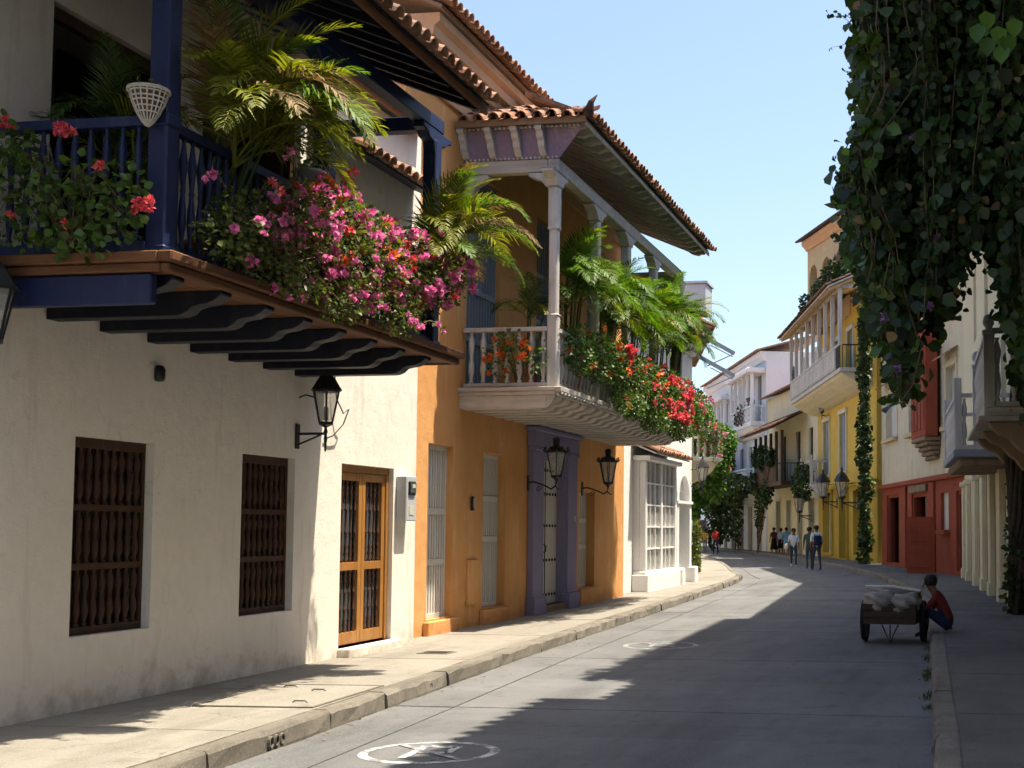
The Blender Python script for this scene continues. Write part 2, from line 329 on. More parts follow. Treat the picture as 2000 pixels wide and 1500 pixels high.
# pavements with slabs and kerb stones
def pavement(nm, kl, wl, side, js, mat, kerbw=.17):
    par = struct(ob(nm, None)); lo, hi = (wl, kl) if side < 0 else (kl, wl)
    bed = MB(); ys = [y for y in allY]
    ke = lambda y: interp(kl, y) + side * kerbw
    wa = lambda y: interp(wl, y) + side * .15
    l_, r_ = (wa, ke) if side < 0 else (ke, wa)
    strip(bed, l_, r_, ys, -.1, .138); bed.build('pavement_bed', MT['kerb'], par)
    for a, b in zip(js, js[1:]): slab('paving_slab', l_, r_, a, b, .05, .15 + random.uniform(-.002, .002), mat, par)
    y = js[0]
    kp = struct(ob('kerb_' + nm.split('_')[-1], None))
    while y < js[-1]:
        L = random.uniform(1.0, 2.3) * (1 if y < 50 else 3); m = MB(); n = 7; rows = []
        for i in range(n + 1):
            yy = y + .008 + (L - .016) * i / n; x = interp(kl, yy); w = random.uniform(-.012, .012); c = random.uniform(.012, .045); t = .15 + random.uniform(-.008, .006)
            xo = x + w; xi = x + side * (kerbw - .004)
            rows.append([(xo - side * .012, yy, -.1), (xo - side * .012 + w, yy, .02), (xo + random.uniform(-.01, .01), yy, t - c), (xo + side * c, yy, t), (xi, yy, t + .001), (xi, yy, -.1)])
        k = len(rows[0]); vs = [p for r in rows for p in r]
        fs = [(i * k + j, i * k + j + 1, (i + 1) * k + j + 1, (i + 1) * k + j) for i in range(n) for j in range(k - 1)] + [tuple(range(k)), tuple(n * k + j for j in range(k))]
        m.add(vs, fs).build('kerb_stone', MT['kerb'], kp); y += L
    return par
pavement('pavement_left', LK, LW, -1, [-9, -2, 1.5, 4.2, 6.6, 9.2, 11.6, 14.6, 18.0, 21.2, 24.5, 28, 31, 34.5, 38, 42, 46, 52, 60, 70, 82, 100, 128], MT['walk'])
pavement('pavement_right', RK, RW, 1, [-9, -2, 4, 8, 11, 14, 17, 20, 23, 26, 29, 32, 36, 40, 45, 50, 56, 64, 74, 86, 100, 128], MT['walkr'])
# painted no-parking roundels on the road
def roundel(x, y, rx, ry, label, pm='paint'):
    t = thing('road_marking', label, 'road marking', (x, y, .003), R(4), 'painted roundels on the road')
    m = MB(); n = 48
    def ringpts(k): return [(k * rx * math.cos(2 * math.pi * i / n), k * ry * math.sin(2 * math.pi * i / n), 0) for i in range(n)]
    m.add(ringpts(1) + ringpts(.86), [(i, (i + 1) % n, n + (i + 1) % n, n + i) for i in range(n)]).build('ring', MT[pm], t, normals=False)
    q = MB()
    def bar(x0, y0, x1, y1, w):
        d = Vector((x1 - x0, y1 - y0, 0)).normalized(); a = Vector((-d.y, d.x, 0)) * w / 2
        p, e = Vector((x0, y0, .002)), Vector((x1, y1, .002)); q.add([tuple(p - a), tuple(e - a), tuple(e + a), tuple(p + a)], [(0, 1, 2, 3)])
    bar(-.22 * rx, -.55 * ry, -.22 * rx, .55 * ry, .13 * rx); bar(-.15 * rx, .5 * ry, .25 * rx, .5 * ry, .2 * ry); bar(-.15 * rx, 0, .25 * rx, 0, .2 * ry); bar(.27 * rx, -.03 * ry, .27 * rx, .53 * ry, .13 * rx)
    q.build('letter', MT[pm], t, normals=False)
    s = MB(); d = MB(); bar2 = [(-.6, .66), (-.66, .58), (.6, -.66), (.66, -.58)]
    d.add([(bar2[0][0] * rx, bar2[0][1] * ry, .004), (bar2[1][0] * rx, bar2[1][1] * ry, .004), (bar2[2][0] * rx, bar2[2][1] * ry, .004), (bar2[3][0] * rx, bar2[3][1] * ry, .004)], [(0, 1, 2, 3)])
    d.build('slash', MT[pm], t, normals=False)
roundel(-4.02, 9.35, .53, .48, 'worn white painted roundel on the road nearest the viewer')
roundel(-4.35, 18.3, .55, .6, 'faded white painted roundel on the road outside the orange house', 'paint2')
# access hatch and cover in the left pavement
t = thing('pavement_hatch', 'rectangular concrete access hatch set in the left pavement', 'hatch', (-6.15, 11.2, .153), R(3))
MB().box(-.52, .52, -.75, .75, -.01, .004).build('cover', MT['walk'], t); m = MB()
for a in ((-.55, -.525, -.78, .78), (.525, .55, -.78, .78), (-.52, .52, -.78, -.755), (-.52, .52, .755, .78)): m.box(*a, -.01, .008)
m.build('frame', MT['kerb'], t); m = MB()
for x, y in ((-.3, .55), (.3, -.5), (.1, .3)): MB().tube([(x - .07, y, .004), (x - .05, y, .02), (x + .05, y, .02), (x + .07, y, .004)], .006, 5).build('lifting_loop', MT['iron'], t)
t = thing('water_meter_cover', 'small dark metal cover in the left pavement', 'cover', (-6.5, 15.3, .153)); MB().box(-.16, .16, -.12, .12, -.01, .006).build('plate', MT['iron'], t, bevel=.003); MB().box(-.2, .2, -.16, .16, -.01, .003).build('frame', MT['kerb'], t)
# drain mouths in the kerb
def drain(y, n, label):
    x = interp(LK, y) + .004; t = thing('kerb_drain', label, 'drain', (x, y, .0), math.atan2(.03, 1))
    for i in range(n):
        yy = (i - (n - 1) / 2) * .085
        pr = [(.034, 0), (.034, .025), (.026, .026), (.026, 0)]
        m = MB(); k = 12
        for r0, r1 in ((.034, .026),):
            vs = []
            for xx in (.02, -.06):
                for r in (r0, r1): vs += [(xx, yy + r * math.cos(2 * math.pi * j / k), .062 + 1.35 * r * math.sin(2 * math.pi * j / k)) for j in range(k)]
            f = []
            for j in range(k):
                q = (j + 1) % k; f += [(j, q, k + q, k + j), (j, q, 2 * k + q, 2 * k + j), (k + j, k + q, 3 * k + q, 3 * k + j)]
            m.add(vs, f + [tuple(3 * k + j for j in range(k))], 0)
        m.build('pipe_mouth', MT['kerb'], t)
        b = MB(); b.add([(.006, yy + .026 * math.cos(2 * math.pi * j / k), .062 + 1.35 * .026 * math.sin(2 * math.pi * j / k)) for j in range(k)], [tuple(range(k))]); b.build('dark_bore_disc', MT['dark'], t, normals=False)  # flat dark disc, coloured as the shade inside the pipe
drain(9.35, 3, 'three clay drain pipes in the kerb nearest the viewer')
drain(12.75, 1, 'single drain pipe in the kerb before the wooden door')
drain(22.9, 1, 'small drain hole in the kerb by the purple doorway')
# ------------------------------------------------------------------ building helpers
def wall_mesh(o, s0, s1, z0, z1, holes, depth=.35, body=7.0, arch=()):
    """front face with openings, reveals, and a closed body behind"""
    m = MB(o); xs = sorted({s0, s1, *[h[0] for h in holes], *[h[1] for h in holes]}); zs = sorted({z0, z1, *[h[2] for h in holes], *[h[3] for h in holes]})
    for a, b in zip(xs, xs[1:]):
        for c, d in zip(zs, zs[1:]):
            if any(h[0] <= (a + b) / 2 <= h[1] and h[2] <= (c + d) / 2 <= h[3] for h in holes): continue
            m.add([(a, 0, c), (b, 0, c), (b, 0, d), (a, 0, d)], [(0, 1, 2, 3)])
    for h in holes:
        a, b, c, d = h[:4]; t = -(h[4] if len(h) > 4 else depth)
        for q in ([(a, 0, c), (a, t, c), (a, t, d), (a, 0, d)], [(b, 0, c), (b, t, c), (b, t, d), (b, 0, d)], [(a, 0, c), (b, 0, c), (b, t, c), (a, t, c)], [(a, 0, d), (b, 0, d), (b, t, d), (a, t, d)]): m.add(q, [(0, 1, 2, 3)])
    B = -body
    for q in ([(s0, 0, z0), (s0, B, z0), (s0, B, z1), (s0, 0, z1)], [(s1, 0, z0), (s1, B, z0), (s1, B, z1), (s1, 0, z1)], [(s0, 0, z1), (s1, 0, z1), (s1, B, z1), (s0, B, z1)], [(s0, B, z0), (s1, B, z0), (s1, B, z1), (s0, B, z1)]): m.add(q, [(0, 1, 2, 3)])
    return m
def backing(o, s0, s1, z0, z1, d, mat, parent, name='dark_backing'):
    return MB(o).box(s0 - .02, s1 + .02, d - .03, d, z0 - .02, z1 + .02).build(name, mat, parent)  # dark panel behind an opening; the unlit room's shade is its colour
BAL = [(.030, 0), (.030, .05), (.018, .07), (.024, .12), (.042, .24), (.038, .36), (.022, .50), (.028, .53), (.022, .56), (.038, .70), (.042, .80), (.024, .92), (.018, .97), (.030, .99), (.030, 1)]
def turned(h, k=1.0, n=8, prof=BAL): return [(r * k, z * h) for r, z in prof]
def baluster_mesh(name, h, k, mat, n=8, prof=BAL): return MB().lathe(turned(h, k, n, prof), n).mesh(name, mat, smooth=True)

def tile_mesh(mat, L=.42, r0=.072, r1=.092, seg=6, up=1):
    m = MB(); vs = []
    for r, y in ((r0, 0), (r1, L)):
        for th in (0, .014):
            vs += [((r - th) * math.cos(math.pi * j / seg), y, up * (r - th) * math.sin(math.pi * j / seg)) for j in range(seg + 1)]
    k = seg + 1; f = []
    for j in range(seg):
        f += [(j, j + 1, 2 * k + j + 1, 2 * k + j), (k + j, k + j + 1, 3 * k + j + 1, 3 * k + j), (2 * k + j, 2 * k + j + 1, 3 * k + j + 1, 3 * k + j)]
    return m.add(vs, f).mesh('roof_tile', mat, smooth=False)
TILE = tile_mesh(MT['tile']); TILED = tile_mesh(MT['tiledark'])
def slope_frame(p_up, down, along):
    y = Vector(down).normalized(); x = Vector(along).normalized(); z = x.cross(y)
    if z.z < 0: x = -x; z = x.cross(y)
    m = Matrix((x, y, z)).transposed().to_4x4(); m.translation = p_up; return m
def tiles(parent, eave_a, eave_b, up, n_rows, rows_obj=2, mesh=None, spacing=.205, step=.34, clip=None, jit=.012, mat=None):
    """cover tiles in columns along the eave a->b, climbing by vector 'up' (to the top of the slope); rows_obj rows are objects, others joined"""
    mesh = mesh or TILE
    a, b, up = Vector(eave_a), Vector(eave_b), Vector(up); al = b - a; n = int(al.length / spacing); al.normalize(); L = up.length; u = up.normalized()
    nrm = al.cross(u); nrm = nrm if nrm.z > 0 else -nrm
    bm = bmesh.new(); far = 0
    for i in range(n + 1):
        base_ = a + al * ((i + .0) * spacing)
        for r in range(n_rows):
            top = base_ + u * (r * step + .42 - .06)
            if (r * step + .30) > L: break
            if clip and not clip(top - u * .2): continue
            top = top + nrm * (.02 + .012 * (r % 2)) + Vector((random.uniform(-jit, jit), random.uniform(-jit, jit), random.uniform(-.006, .008)))
            al2 = al + u * random.uniform(-.05, .05)
            M = slope_frame(top, -u + nrm * random.uniform(-.01, .03), al2); 
            if r < rows_obj: o = ob('roof_tile', mesh, parent); o.matrix_local = M
            else:
                k = len(bm.verts); bm.from_mesh(mesh); bm.verts.ensure_lookup_table(); far += 1
                for v in bm.verts[k:]: v.co = M @ v.co
    # under tiles (channels) peeping out at the eave
    mb = MB()
    for i in range(n):
        p = a + al * ((i + .5) * spacing)
        if clip and not clip(p + u * .2): continue
        vs = []; sg = 5
        for t, rr in ((-.03, .085), (min(L, 1.2), .085)):
            for th in (0, .014): vs += [tuple(p + u * t + al * ((rr - th) * math.cos(math.pi * j / sg)) + nrm * (.075 - (rr - th) * math.sin(math.pi * j / sg))) for j in range(sg + 1)]
        k = sg + 1; f = []
        for j in range(sg): f += [(j, j + 1, 2 * k + j + 1, 2 * k + j), (k + j, k + j + 1, 3 * k + j + 1, 3 * k + j), (j, j + 1, k + j + 1, k + j)]
        mb.add(vs, f)
    if mb.v: mb.build('channel_tiles', mesh.materials[0], parent, kind='stuff')
    if far:
        me = bpy.data.meshes.new('upper_tiles'); bm.to_mesh(me); me.materials.append(mesh.materials[0]); o = ob('upper_tiles', me, parent); o['kind'] = 'stuff'
    bm.free()
def scroll(d0, d1, zt, zb):
    """joist outline in (d,z): flat underside, ogee nose"""
    k = (d1 - d0); n0 = d1 - .42
    return [(d0, zt), (d0, zb), (n0, zb), (n0 + .06, zb + .005), (n0 + .12, zb + .03), (n0 + .16, zb + .07), (n0 + .22, zb + .085), (n0 + .30, zb + .095), (n0 + .36, zb + .12), (d1, zt - .03), (d1, zt)]

# ================================================================== white house (left foreground); local x = Y, d = X + 7.45
wh = thing('white_house', 'white plastered house with navy blue timber balcony at the left', 'house', (-7.45, 0, .15), R(90)); o = -1
W1, W2, DR = (9.85, 10.93, .63, 2.34), (12.41, 13.48, .63, 2.34), (14.58, 16.02, .10, 2.34)
U1, U2 = (9.42, 11.3, 3.62, 5.95), (11.55, 13.45, 3.62, 6.4)
wall_mesh(o, -9, 16.72, -.2, 7.0, [W1 + (.26,), W2 + (.26,), DR + (.30,), U1, U2]).build('wall', MT['white'], wh)
def turned_window(par, h, d):
    a, b, c, e = h; f = MB(o)
    f.box(a, b, d - .05, d, e - .09, e); f.box(a, b, d - .05, d, c, c + .07); f.box(a, a + .045, d - .05, d, c + .07, e - .09); f.box(b - .045, b, d - .05, d, c + .07, e - .09)
    w = f.build('window', MT['winwood'], par, bevel=.004); hh = (e - c - .16); cuts = [c + .07, c + .07 + hh * .335, c + .07 + hh * .665, e - .09]
    for z in cuts[1:3]: MB(o).box(a + .046, b - .046, d - .048, d + .004, z - .028, z + .028).build('rail', MT['winwood'], w)
    n = 9
    for z0, z1 in zip(cuts, cuts[1:]):
        lo = z0 + (.028 if z0 != cuts[0] else 0); hi = z1 - (.028 if z1 != cuts[-1] else 0); me = baluster_mesh('baluster', hi - lo, .85, MT['winwood'])
        for i in range(n): ob('baluster', me, w, (a + .045 + (b - a - .09) * (i + .5) / n, o * (d - .025), lo))
    sh = MB(o)
    for i in range(2): sh.box(a + .02 + (b - a) / 2 * i, a + (b - a) / 2 * (i + 1) - .02, d - .2, d - .17, c + .03, e - .05)
    sh.build('inner_shutter', MT['winwood'], w); backing(o, a, b, c, e, d - .5, MT['dark'], w)
    return w
turned_window(wh, W1, -.085); turned_window(wh, W2, -.085)
# double door with turned balusters
a, b, c, e = DR; f = MB(o); d = -.06
f.box(a, b, d - .1, d, e - .09, e); f.box(a, a + .075, d - .1, d, c, e - .09); f.box(b - .075, b, d - .1, d, c, e - .09)
dr = f.build('door', MT['doorwood'], wh, bevel=.006)
mid = (a + b) / 2
for x0, x1 in ((a + .08, mid - .004), (mid + .004, b - .08)):
    lf = MB(o); z0, z1 = c + .02, e - .095; zm = c + .98
    lf.box(x0, x0 + .085, d - .07, d - .02, z0, z1); lf.box(x1 - .085, x1, d - .07, d - .02, z0, z1)
    for p, q in ((z0, z0 + .15), (zm - .05, zm + .05), (z1 - .1, z1)): lf.box(x0 + .085, x1 - .085, d - .07, d - .021, p, q)
    lf.build('leaf', MT['doorwood'], dr, bevel=.004)
    MB(o).box(x0 + .085, x1 - .085, d - .12, d - .10, z0, z1).build('pane', MT['glass'], dr)
    DP = [(.030, 0), (.030, .03), (.018, .05), (.034, .10), (.016, .14), (.030, .18), (.018, .22), (.020, .34), (.032, .36), (.018, .38), (.020, .62), (.032, .64), (.018, .66), (.020, .80), (.032, .83), (.016, .87), (.034, .91), (.018, .95), (.030, .97), (.030, 1)]
    for p, q in ((z0 + .15, zm - .05), (zm + .05, z1 - .1)):
        me = baluster_mesh('baluster', q - p, .8, MT['winwood'], 8, DP)
        for i in range(4): ob('baluster', me, dr, (x0 + .085 + (x1 - x0 - .17) * (i + .5) / 4, o * (d - .045), p))
backing(o, a, b, c, e, -.8, MT['dark'], dr)
MB(o).box(a - .03, b + .03, -.28, .16, -.15, .10).build('doorstep', MT['white'], wh, bevel=.01)
# upstairs openings behind the balcony
for u in (U1, U2):
    a, b, c, e = u; f = MB(o); f.box(a, a + .09, -.16, -.08, c, e); f.box(b - .09, b, -.16, -.08, c, e); f.box(a + .09, b - .09, -.16, -.08, e - .1, e)
    w = f.build('upper_door', MT['winwood'], wh)
    for x0, x1 in ((a + .09, a + .13), (b - .13, b - .09)):
        lf = MB(o).box(x0, x1, -.85, -.17, c, e - .1).build('leaf', MT['winwood'], w)
    backing(o, a, b, c, e, -1.6, MT['dark'], w)
# ---- navy balcony
bal = MB(o).box(8.62, 14.08, 0, 1.60, 3.49, 3.60).build('balcony', MT['brownwood'], wh)
m = MB(o); m.box(8.54, 14.16, 1.60, 1.72, 3.52, 3.60); m.box(8.58, 14.12, 1.60, 1.675, 3.45, 3.518); m.build('ledge', MT['brownwood'], bal, bevel=.012)
for s0, s1, s2 in ((8.54, 8.62, 8.58), (14.08, 14.16, 14.12)):
    m = MB(o); m.box(min(s0, s1), max(s0, s1) , 0, 1.598, 3.521, 3.599); m.box(min(s2, 8.62 if s0 < 9 else 14.08), max(s2, 8.62 if s0 < 9 else 14.08), 0, 1.598, 3.451, 3.517); m.build('ledge', MT['brownwoody'], bal, bevel=.008)
# soffit boards between brackets
for i in range(8): MB(o).box(8.72, 14.05, .02 + i * .195, .02 + i * .195 + .188, 3.468, 3.488).build('soffit_board', MT['brownwood'], bal)
MB(o).box(8.63, 8.71, 0, 1.5, 3.22, 3.449).build('end_beam', MT['bluewood'], bal, bevel=.01)
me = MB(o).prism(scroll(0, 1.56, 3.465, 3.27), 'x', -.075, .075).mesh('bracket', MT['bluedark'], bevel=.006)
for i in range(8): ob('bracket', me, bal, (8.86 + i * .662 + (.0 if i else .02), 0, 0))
for z0, z1 in ((3.60, 3.70), (4.58, 4.66)): MB(o).box(8.7, 13.9, 1.44, 1.52, z0, z1).build('rail', MT['bluewood'], bal, bevel=.006)
for s in (8.66, 13.72):
    for z0, z1 in ((3.60, 3.70), (4.58, 4.66)): MB(o).box(s, s + .08, .02, 1.42, z0, z1).build('rail', MT['bluewood'], bal, bevel=.006)
me = baluster_mesh('baluster', .88, .75, MT['bluewood'])
n = 42
for i in range(n): ob('baluster', me, bal, (8.9 + 4.75 * i / (n - 1), o * 1.48, 3.70))
for s in (8.70, 13.76):
    for i in range(10): ob('baluster', me, bal, (s, o * (.12 + 1.2 * i / 9), 3.70))
pm = MB(o); pm.box(-.08, .08, -.08, .08, 0, 2.38); pm.box(-.095, .095, -.095, .095, 0, .07); pm.box(-.092, .092, -.092, .092, .98, 1.08)
pm.prism([(-.40, 2.50), (-.40, 2.44), (-.30, 2.42), (-.22, 2.36), (-.12, 2.34), (-.09, 2.22), (.09, 2.22), (.12, 2.34), (.22, 2.36), (.30, 2.42), (.40, 2.44), (.40, 2.50)], 'y', -.07, .07)
pme = pm.mesh('post', MT['bluewood'], bevel=.012)
for s in (8.76, 11.22, 13.70): ob('post', pme, bal, (s, o * 1.48, 3.60))
MB(o).box(8.1, 13.86, 1.405, 1.555, 6.10, 6.26).build('head_beam', MT['bluewood'], bal, bevel=.008)
MB(o).box(13.62, 13.78, 0, 1.40, 6.10, 6.26).build('head_beam', MT['bluewood'], bal, bevel=.008)
# balcony roof
E0, E1 = (2.24, 6.26), (-.3, 7.26)   # (d,z) eave and top
def slope_box(o, s0, s1, e0, e1, th, off=0):
    m = MB(o); d = Vector((e1[0] - e0[0], e1[1] - e0[1])).normalized(); nn = Vector((-d.y, d.x)); nn = nn if nn.y > 0 else -nn
    a, b = Vector(e0) + nn * off, Vector(e1) + nn * off; q = [a, b, b + nn * th, a + nn * th]; return m.prism([tuple(p) for p in q], 'x', s0, s1)
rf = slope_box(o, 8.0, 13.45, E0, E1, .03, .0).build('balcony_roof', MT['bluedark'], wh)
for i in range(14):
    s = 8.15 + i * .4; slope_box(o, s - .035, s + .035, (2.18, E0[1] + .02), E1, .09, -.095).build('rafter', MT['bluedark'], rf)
MB(o).box(8.0, 13.45, 2.20, 2.235, 6.17, 6.25).build('eave_board', MT['brownwood'], rf)
MB(o).box(13.452, 13.49, .0, 2.2, 6.2, 6.28).build('eave_board', MT['bluedark'], rf) if False else None
tiles(rf, (8.0, o * 2.30, 6.275), (13.40, o * 2.30, 6.275), (0, o * (E1[0] - 2.30), E1[1] - 6.255), 8, rows_obj=3)
# verge tiles closing the far end
for k in range(7):
    t_ = k / 7; p = Vector((13.43, o * (2.28 + (E1[0] - 2.28) * t_), 6.29 + (E1[1] - 6.26) * t_ + .05)); q = ob('roof_tile', TILE, rf); q.matrix_local = slope_frame(p + Vector((0, o * (E1[0] - 2.28), E1[1] - 6.26)).normalized() * .38, (0, -o * (E1[0] - 2.28), -(E1[1] - 6.26)), (1, 0, 0))
# little tiled canopy on the sunlit part of the wall and its dark underside
cn = slope_box(o, 13.9, 16.5, (.50, 5.98), (-.02, 6.22), .03).build('canopy', MT['bluedark'], wh)
tiles(cn, (13.95, o * .54, 6.00), (16.45, o * .54, 6.00), (0, -o * .54, .25), 2, rows_obj=2, step=.26)
# main roof of the white house, behind
r2 = slope_box(o, -9, 16.6, (.15, 7.0), (-4, 8.9), .04).build('main_roof', MT['tileend'], wh)
tiles(r2, (8, o * .25, 7.03), (16.5, o * .25, 7.03), (0, -o * 4.2, 1.9), 3, rows_obj=1)
r3 = slope_box(o, 4.5, 8.4, (1.5, 6.9), (-.3, 7.5), .05).build('added_shade_eave', MT['bluedark'], wh)  # unseen eave, added to shade the wall behind the balcony
# wall fittings
t = thing('door_bell_box', 'small dark oval bell box high on the white wall', 'bell box', (-7.42, 10.93, 3.14)); MB().lathe([(.01, 0), (.045, .01), (.05, .05), (.05, .12), (.03, .15), (.005, .155)], 10, (0, 0, -.07)).build('case', MT['black'], t, smooth=True); MB().box(-.04, .0, -.03, .03, -.05, .06).build('mount', MT['black'], t)
t = thing('electricity_meter', 'grey electricity meter box beside the wooden double door', 'meter box', (-7.45, 16.26, 1.80))
MB().box(0, .15, -.16, .16, 0, .60).build('box', MT['metalgrey'], t, bevel=.012); MB().box(.15, .165, -.11, .10, .34, .53).build('meter_window', MT['black'], t, bevel=.01)
MB().box(.165, .18, -.09, .08, .37, .51).build('dial', MT['glass'], t, bevel=.004); MB().box(.168, .186, -.05, .04, .44, .49).build('counter', MT['paper'], t); MB().box(.15, .156, -.08, .06, .08, .2).build('label_plate', MT['paper'], t)
def cable(name, label, pts, r=.012): return tag(MB().tube([Vector(p) - Vector(pts[0]) for p in pts], r, 6).build(name, MT['black'], loc=pts[0]), label, 'cable')
cable('electric_cable', 'thin dark cable running down by the lantern under the navy balcony', [(-7.40, 14.25, 3.6), (-7.39, 14.3, 3.25), (-7.36, 14.42, 3.08), (-7.33, 14.5, 3.14), (-7.36, 14.42, 2.95), (-7.40, 14.25, 2.8), (-7.43, 14.1, 2.75)], .008)
# ------------------------------------------------------------------ lanterns (built round a vertical axis, arm reaching back along -x to the wall at x = -reach)
def lantern(name, label, loc, rz, reach=.32, k=1.0, ornate=False, hang=False, group='wall lanterns'):
    t = thing(name, label, 'lantern', loc, rz, group); n = 6; I = MT['iron']
    H = .36 * k; rt, rb = .165 * k, .085 * k
    g = MB(); g.lathe([(rb * .94, 0), (rt * .94, H)], n); g.build('glass', MT['lampglass'], t)
    f = MB()
    for j in range(n):
        a = 2 * math.pi * j / n; f.beam((rb * math.cos(a), rb * math.sin(a), -.01), (rt * math.cos(a), rt * math.sin(a), H + .01), .014 * k, .014 * k)
    f.lathe([(rt * 1.05, H), (rt * 1.1, H + .02 * k), (rt * 1.02, H + .03 * k)], n); f.lathe([(.03 * k, -.06 * k), (rb * 1.12, -.03 * k), (rb * 1.1, 0)], n); f.build('frame', I, t)
    MB().lathe([(.03, 0), (.03, .10), (.026, .14), (.01, .16)], 8, (0, 0, .02)).build('bulb', MT['paper'], t, smooth=True)
    if ornate:
        cr = MB()
        for j in range(12):
            a = 2 * math.pi * j / 12; r = rt * 1.08; c, s = math.cos(a), math.sin(a)
            cr.tube([(r * c, r * s, H), (r * 1.14 * c, r * 1.14 * s, H + .04), (r * 1.02 * c, r * 1.02 * s, H + .085), (r * 1.16 * c, r * 1.16 * s, H + .10)], [.012, .014, .010, .005], 5)
        cr.build('crown', I, t)
        MB().lathe([(rt * 1.0, H + .02), (rt * .72, H + .09), (.065, H + .12), (.05, H + .14), (.06, H + .16), (.06, H + .22), (.075, H + .225), (.06, H + .25), (.02, H + .27)], 10).build('roof', I, t)
    else:
        MB().lathe([(rt * 1.22, H + .02 * k), (rt * 1.05, H + .06 * k), (rt * .72, H + .15 * k), (rt * .46, H + .20 * k), (rt * .34, H + .225 * k), (.03 * k, H + .235 * k), (.022 * k, H + .28 * k), (.032 * k, H + .30 * k), (.006 * k, H + .35 * k)], n).build('roof', I, t)
    br = MB()
    if ornate:
        z = -.06 * k; br.tube([(0, 0, z), (0, 0, z - .06), (-.02, 0, z - .12), (-.10, 0, z - .17), (-.2, 0, z - .12), (-reach * .8, 0, z - .04), (-reach, 0, z - .05)], .016, 6)
        sc_ = MB().tube([(-reach * .62 + .06 * (1 - i / 14) * math.cos(i * .75), 0, z - .17 + .06 * (1 - i / 14) * math.sin(i * .75)) for i in range(12)], .008, 5).build('scroll', I, t)
        br.lathe([(.02, 0), (.04, .015), (.03, .04)], 8, (0, 0, z - .03))
        br.tube([(-.02, 0, z - .12), (.05, 0, z - .18), (.09, 0, z - .17)], [.012, .01, .004], 5); MB().box(-reach - .02, -reach, -.035, .035, z - .2, z + .08).build('wall_plate', I, t, bevel=.005)
    else:
        z = -.06 * k; br.lathe([(.006 * k, -.36 * k), (.014 * k, -.33 * k), (.012 * k, -.30 * k), (.022 * k, -.2 * k), (.016 * k, -.15 * k), (.026 * k, -.12 * k), (.016 * k, -.08 * k), (.03 * k, -.03 * k)], 8)
        br.beam((0, 0, -.14 * k), (-reach, 0, -.14 * k), .022 * k, .03 * k); br.tube([(-.05, 0, -.15 * k), (-reach * .5, 0, -.2 * k), (-reach, 0, -.27 * k)], .012 * k, 5)
        MB().box(-reach - .02, -reach, -.045 * k, .045 * k, -.32 * k, -.02 * k).build('wall_plate', I, t, bevel=.006)
        MB().tube([(-reach, 0, .3 * k), (-reach * .75, 0, .33 * k), (-rt * .9, 0, .3 * k)], .010 * k, 5).build('stay', I, t)
    br.build('bracket', I, t, smooth=False); return t
lantern('wall_lantern', 'black hexagonal lantern on the white wall under the navy balcony', (-7.10, 13.5, 2.90), 0, .33, .94)
lantern('wall_lantern', 'green-black lantern cut off by the left edge beneath the navy balcony', (-7.08, 8.40, 3.10), 0, .35, 1.0)

# ================================================================== orange house; local x = Y, d = X + 7.7
oh = thing('orange_house', 'orange house with white columned balcony and purple doorway', 'house', (-7.7, 0, .15), R(90)); o = -1
G = [(17.70, 18.62, .22, 2.80), (19.88, 20.92, .25, 2.79), (25.15, 26.28, .33, 2.30)]
UP = [(19.06, 20.52, 3.75, 7.28), (22.4, 23.8, 3.75, 7.28), (25.6, 27.0, 3.75, 7.28)]
PD = (22.62, 24.05, .12, 2.85, .45)
wall_mesh(o, 16.735, 28.62, -.2, 8.75, [g_ + (.34,) for g_ in G] + [u_ + (.2,) for u_ in UP] + [PD]).build('wall', MT['ochre'], oh)
def slat_window(par, h, d, mat, rails, n, sw=.5, name='window'):
    a, b, c, e = h; f = MB(o); w_ = .05
    f.box(a, b, d - .06, d, e - .07, e); f.box(a, b, d - .06, d, c, c + .07); f.box(a, a + w_, d - .06, d, c + .07, e - .07); f.box(b - w_, b, d - .06, d, c + .07, e - .07)
    w = f.build(name, mat, par, bevel=.005); cuts = [c + .07] + [c + .07 + (e - c - .14) * r for r in rails] + [e - .07]
    for z in cuts[1:-1]: MB(o).box(a + w_, b - w_, d - .058, d + .006, z - .045, z + .045).build('rail', mat, w, bevel=.004)
    iw = b - a - 2 * w_; p = iw / n
    for z0, z1 in zip(cuts, cuts[1:]):
        lo = z0 + (.045 if z0 != cuts[0] else 0); hi = z1 - (.045 if z1 != cuts[-1] else 0)
        me = MB().box(-p * sw / 2, p * sw / 2, -.018, .018, 0, hi - lo).mesh('slat', mat)
        for i in range(n): ob('slat', me, w, (a + w_ + p * (i + .5), o * (d - .03), lo), (0, 0, random.uniform(-.06, .06)))
    backing(o, a, b, c, e, d - .35, MT['dim'], w); return w
slat_window(oh, G[0], -.10, MT['slatwhite'], [.31, .62], 9, .62); slat_window(oh, G[1], -.14, MT['slatwhite'], [.44, .72], 10, .62); slat_window(oh, G[2], -.18, MT['slatwhite'], [.42, .72], 9, .62)
for u_ in UP: slat_window(oh, u_, -.08, MT['greypaint'], [.22, .46, .72], 11, .42, 'tall_window')
for g_ in G: MB(o).box(g_[0] - .12, g_[1] + .12, 0.002, .10, -.15, g_[2] - .02).build('sill_block', MT['ochre'], oh, bevel=.015)
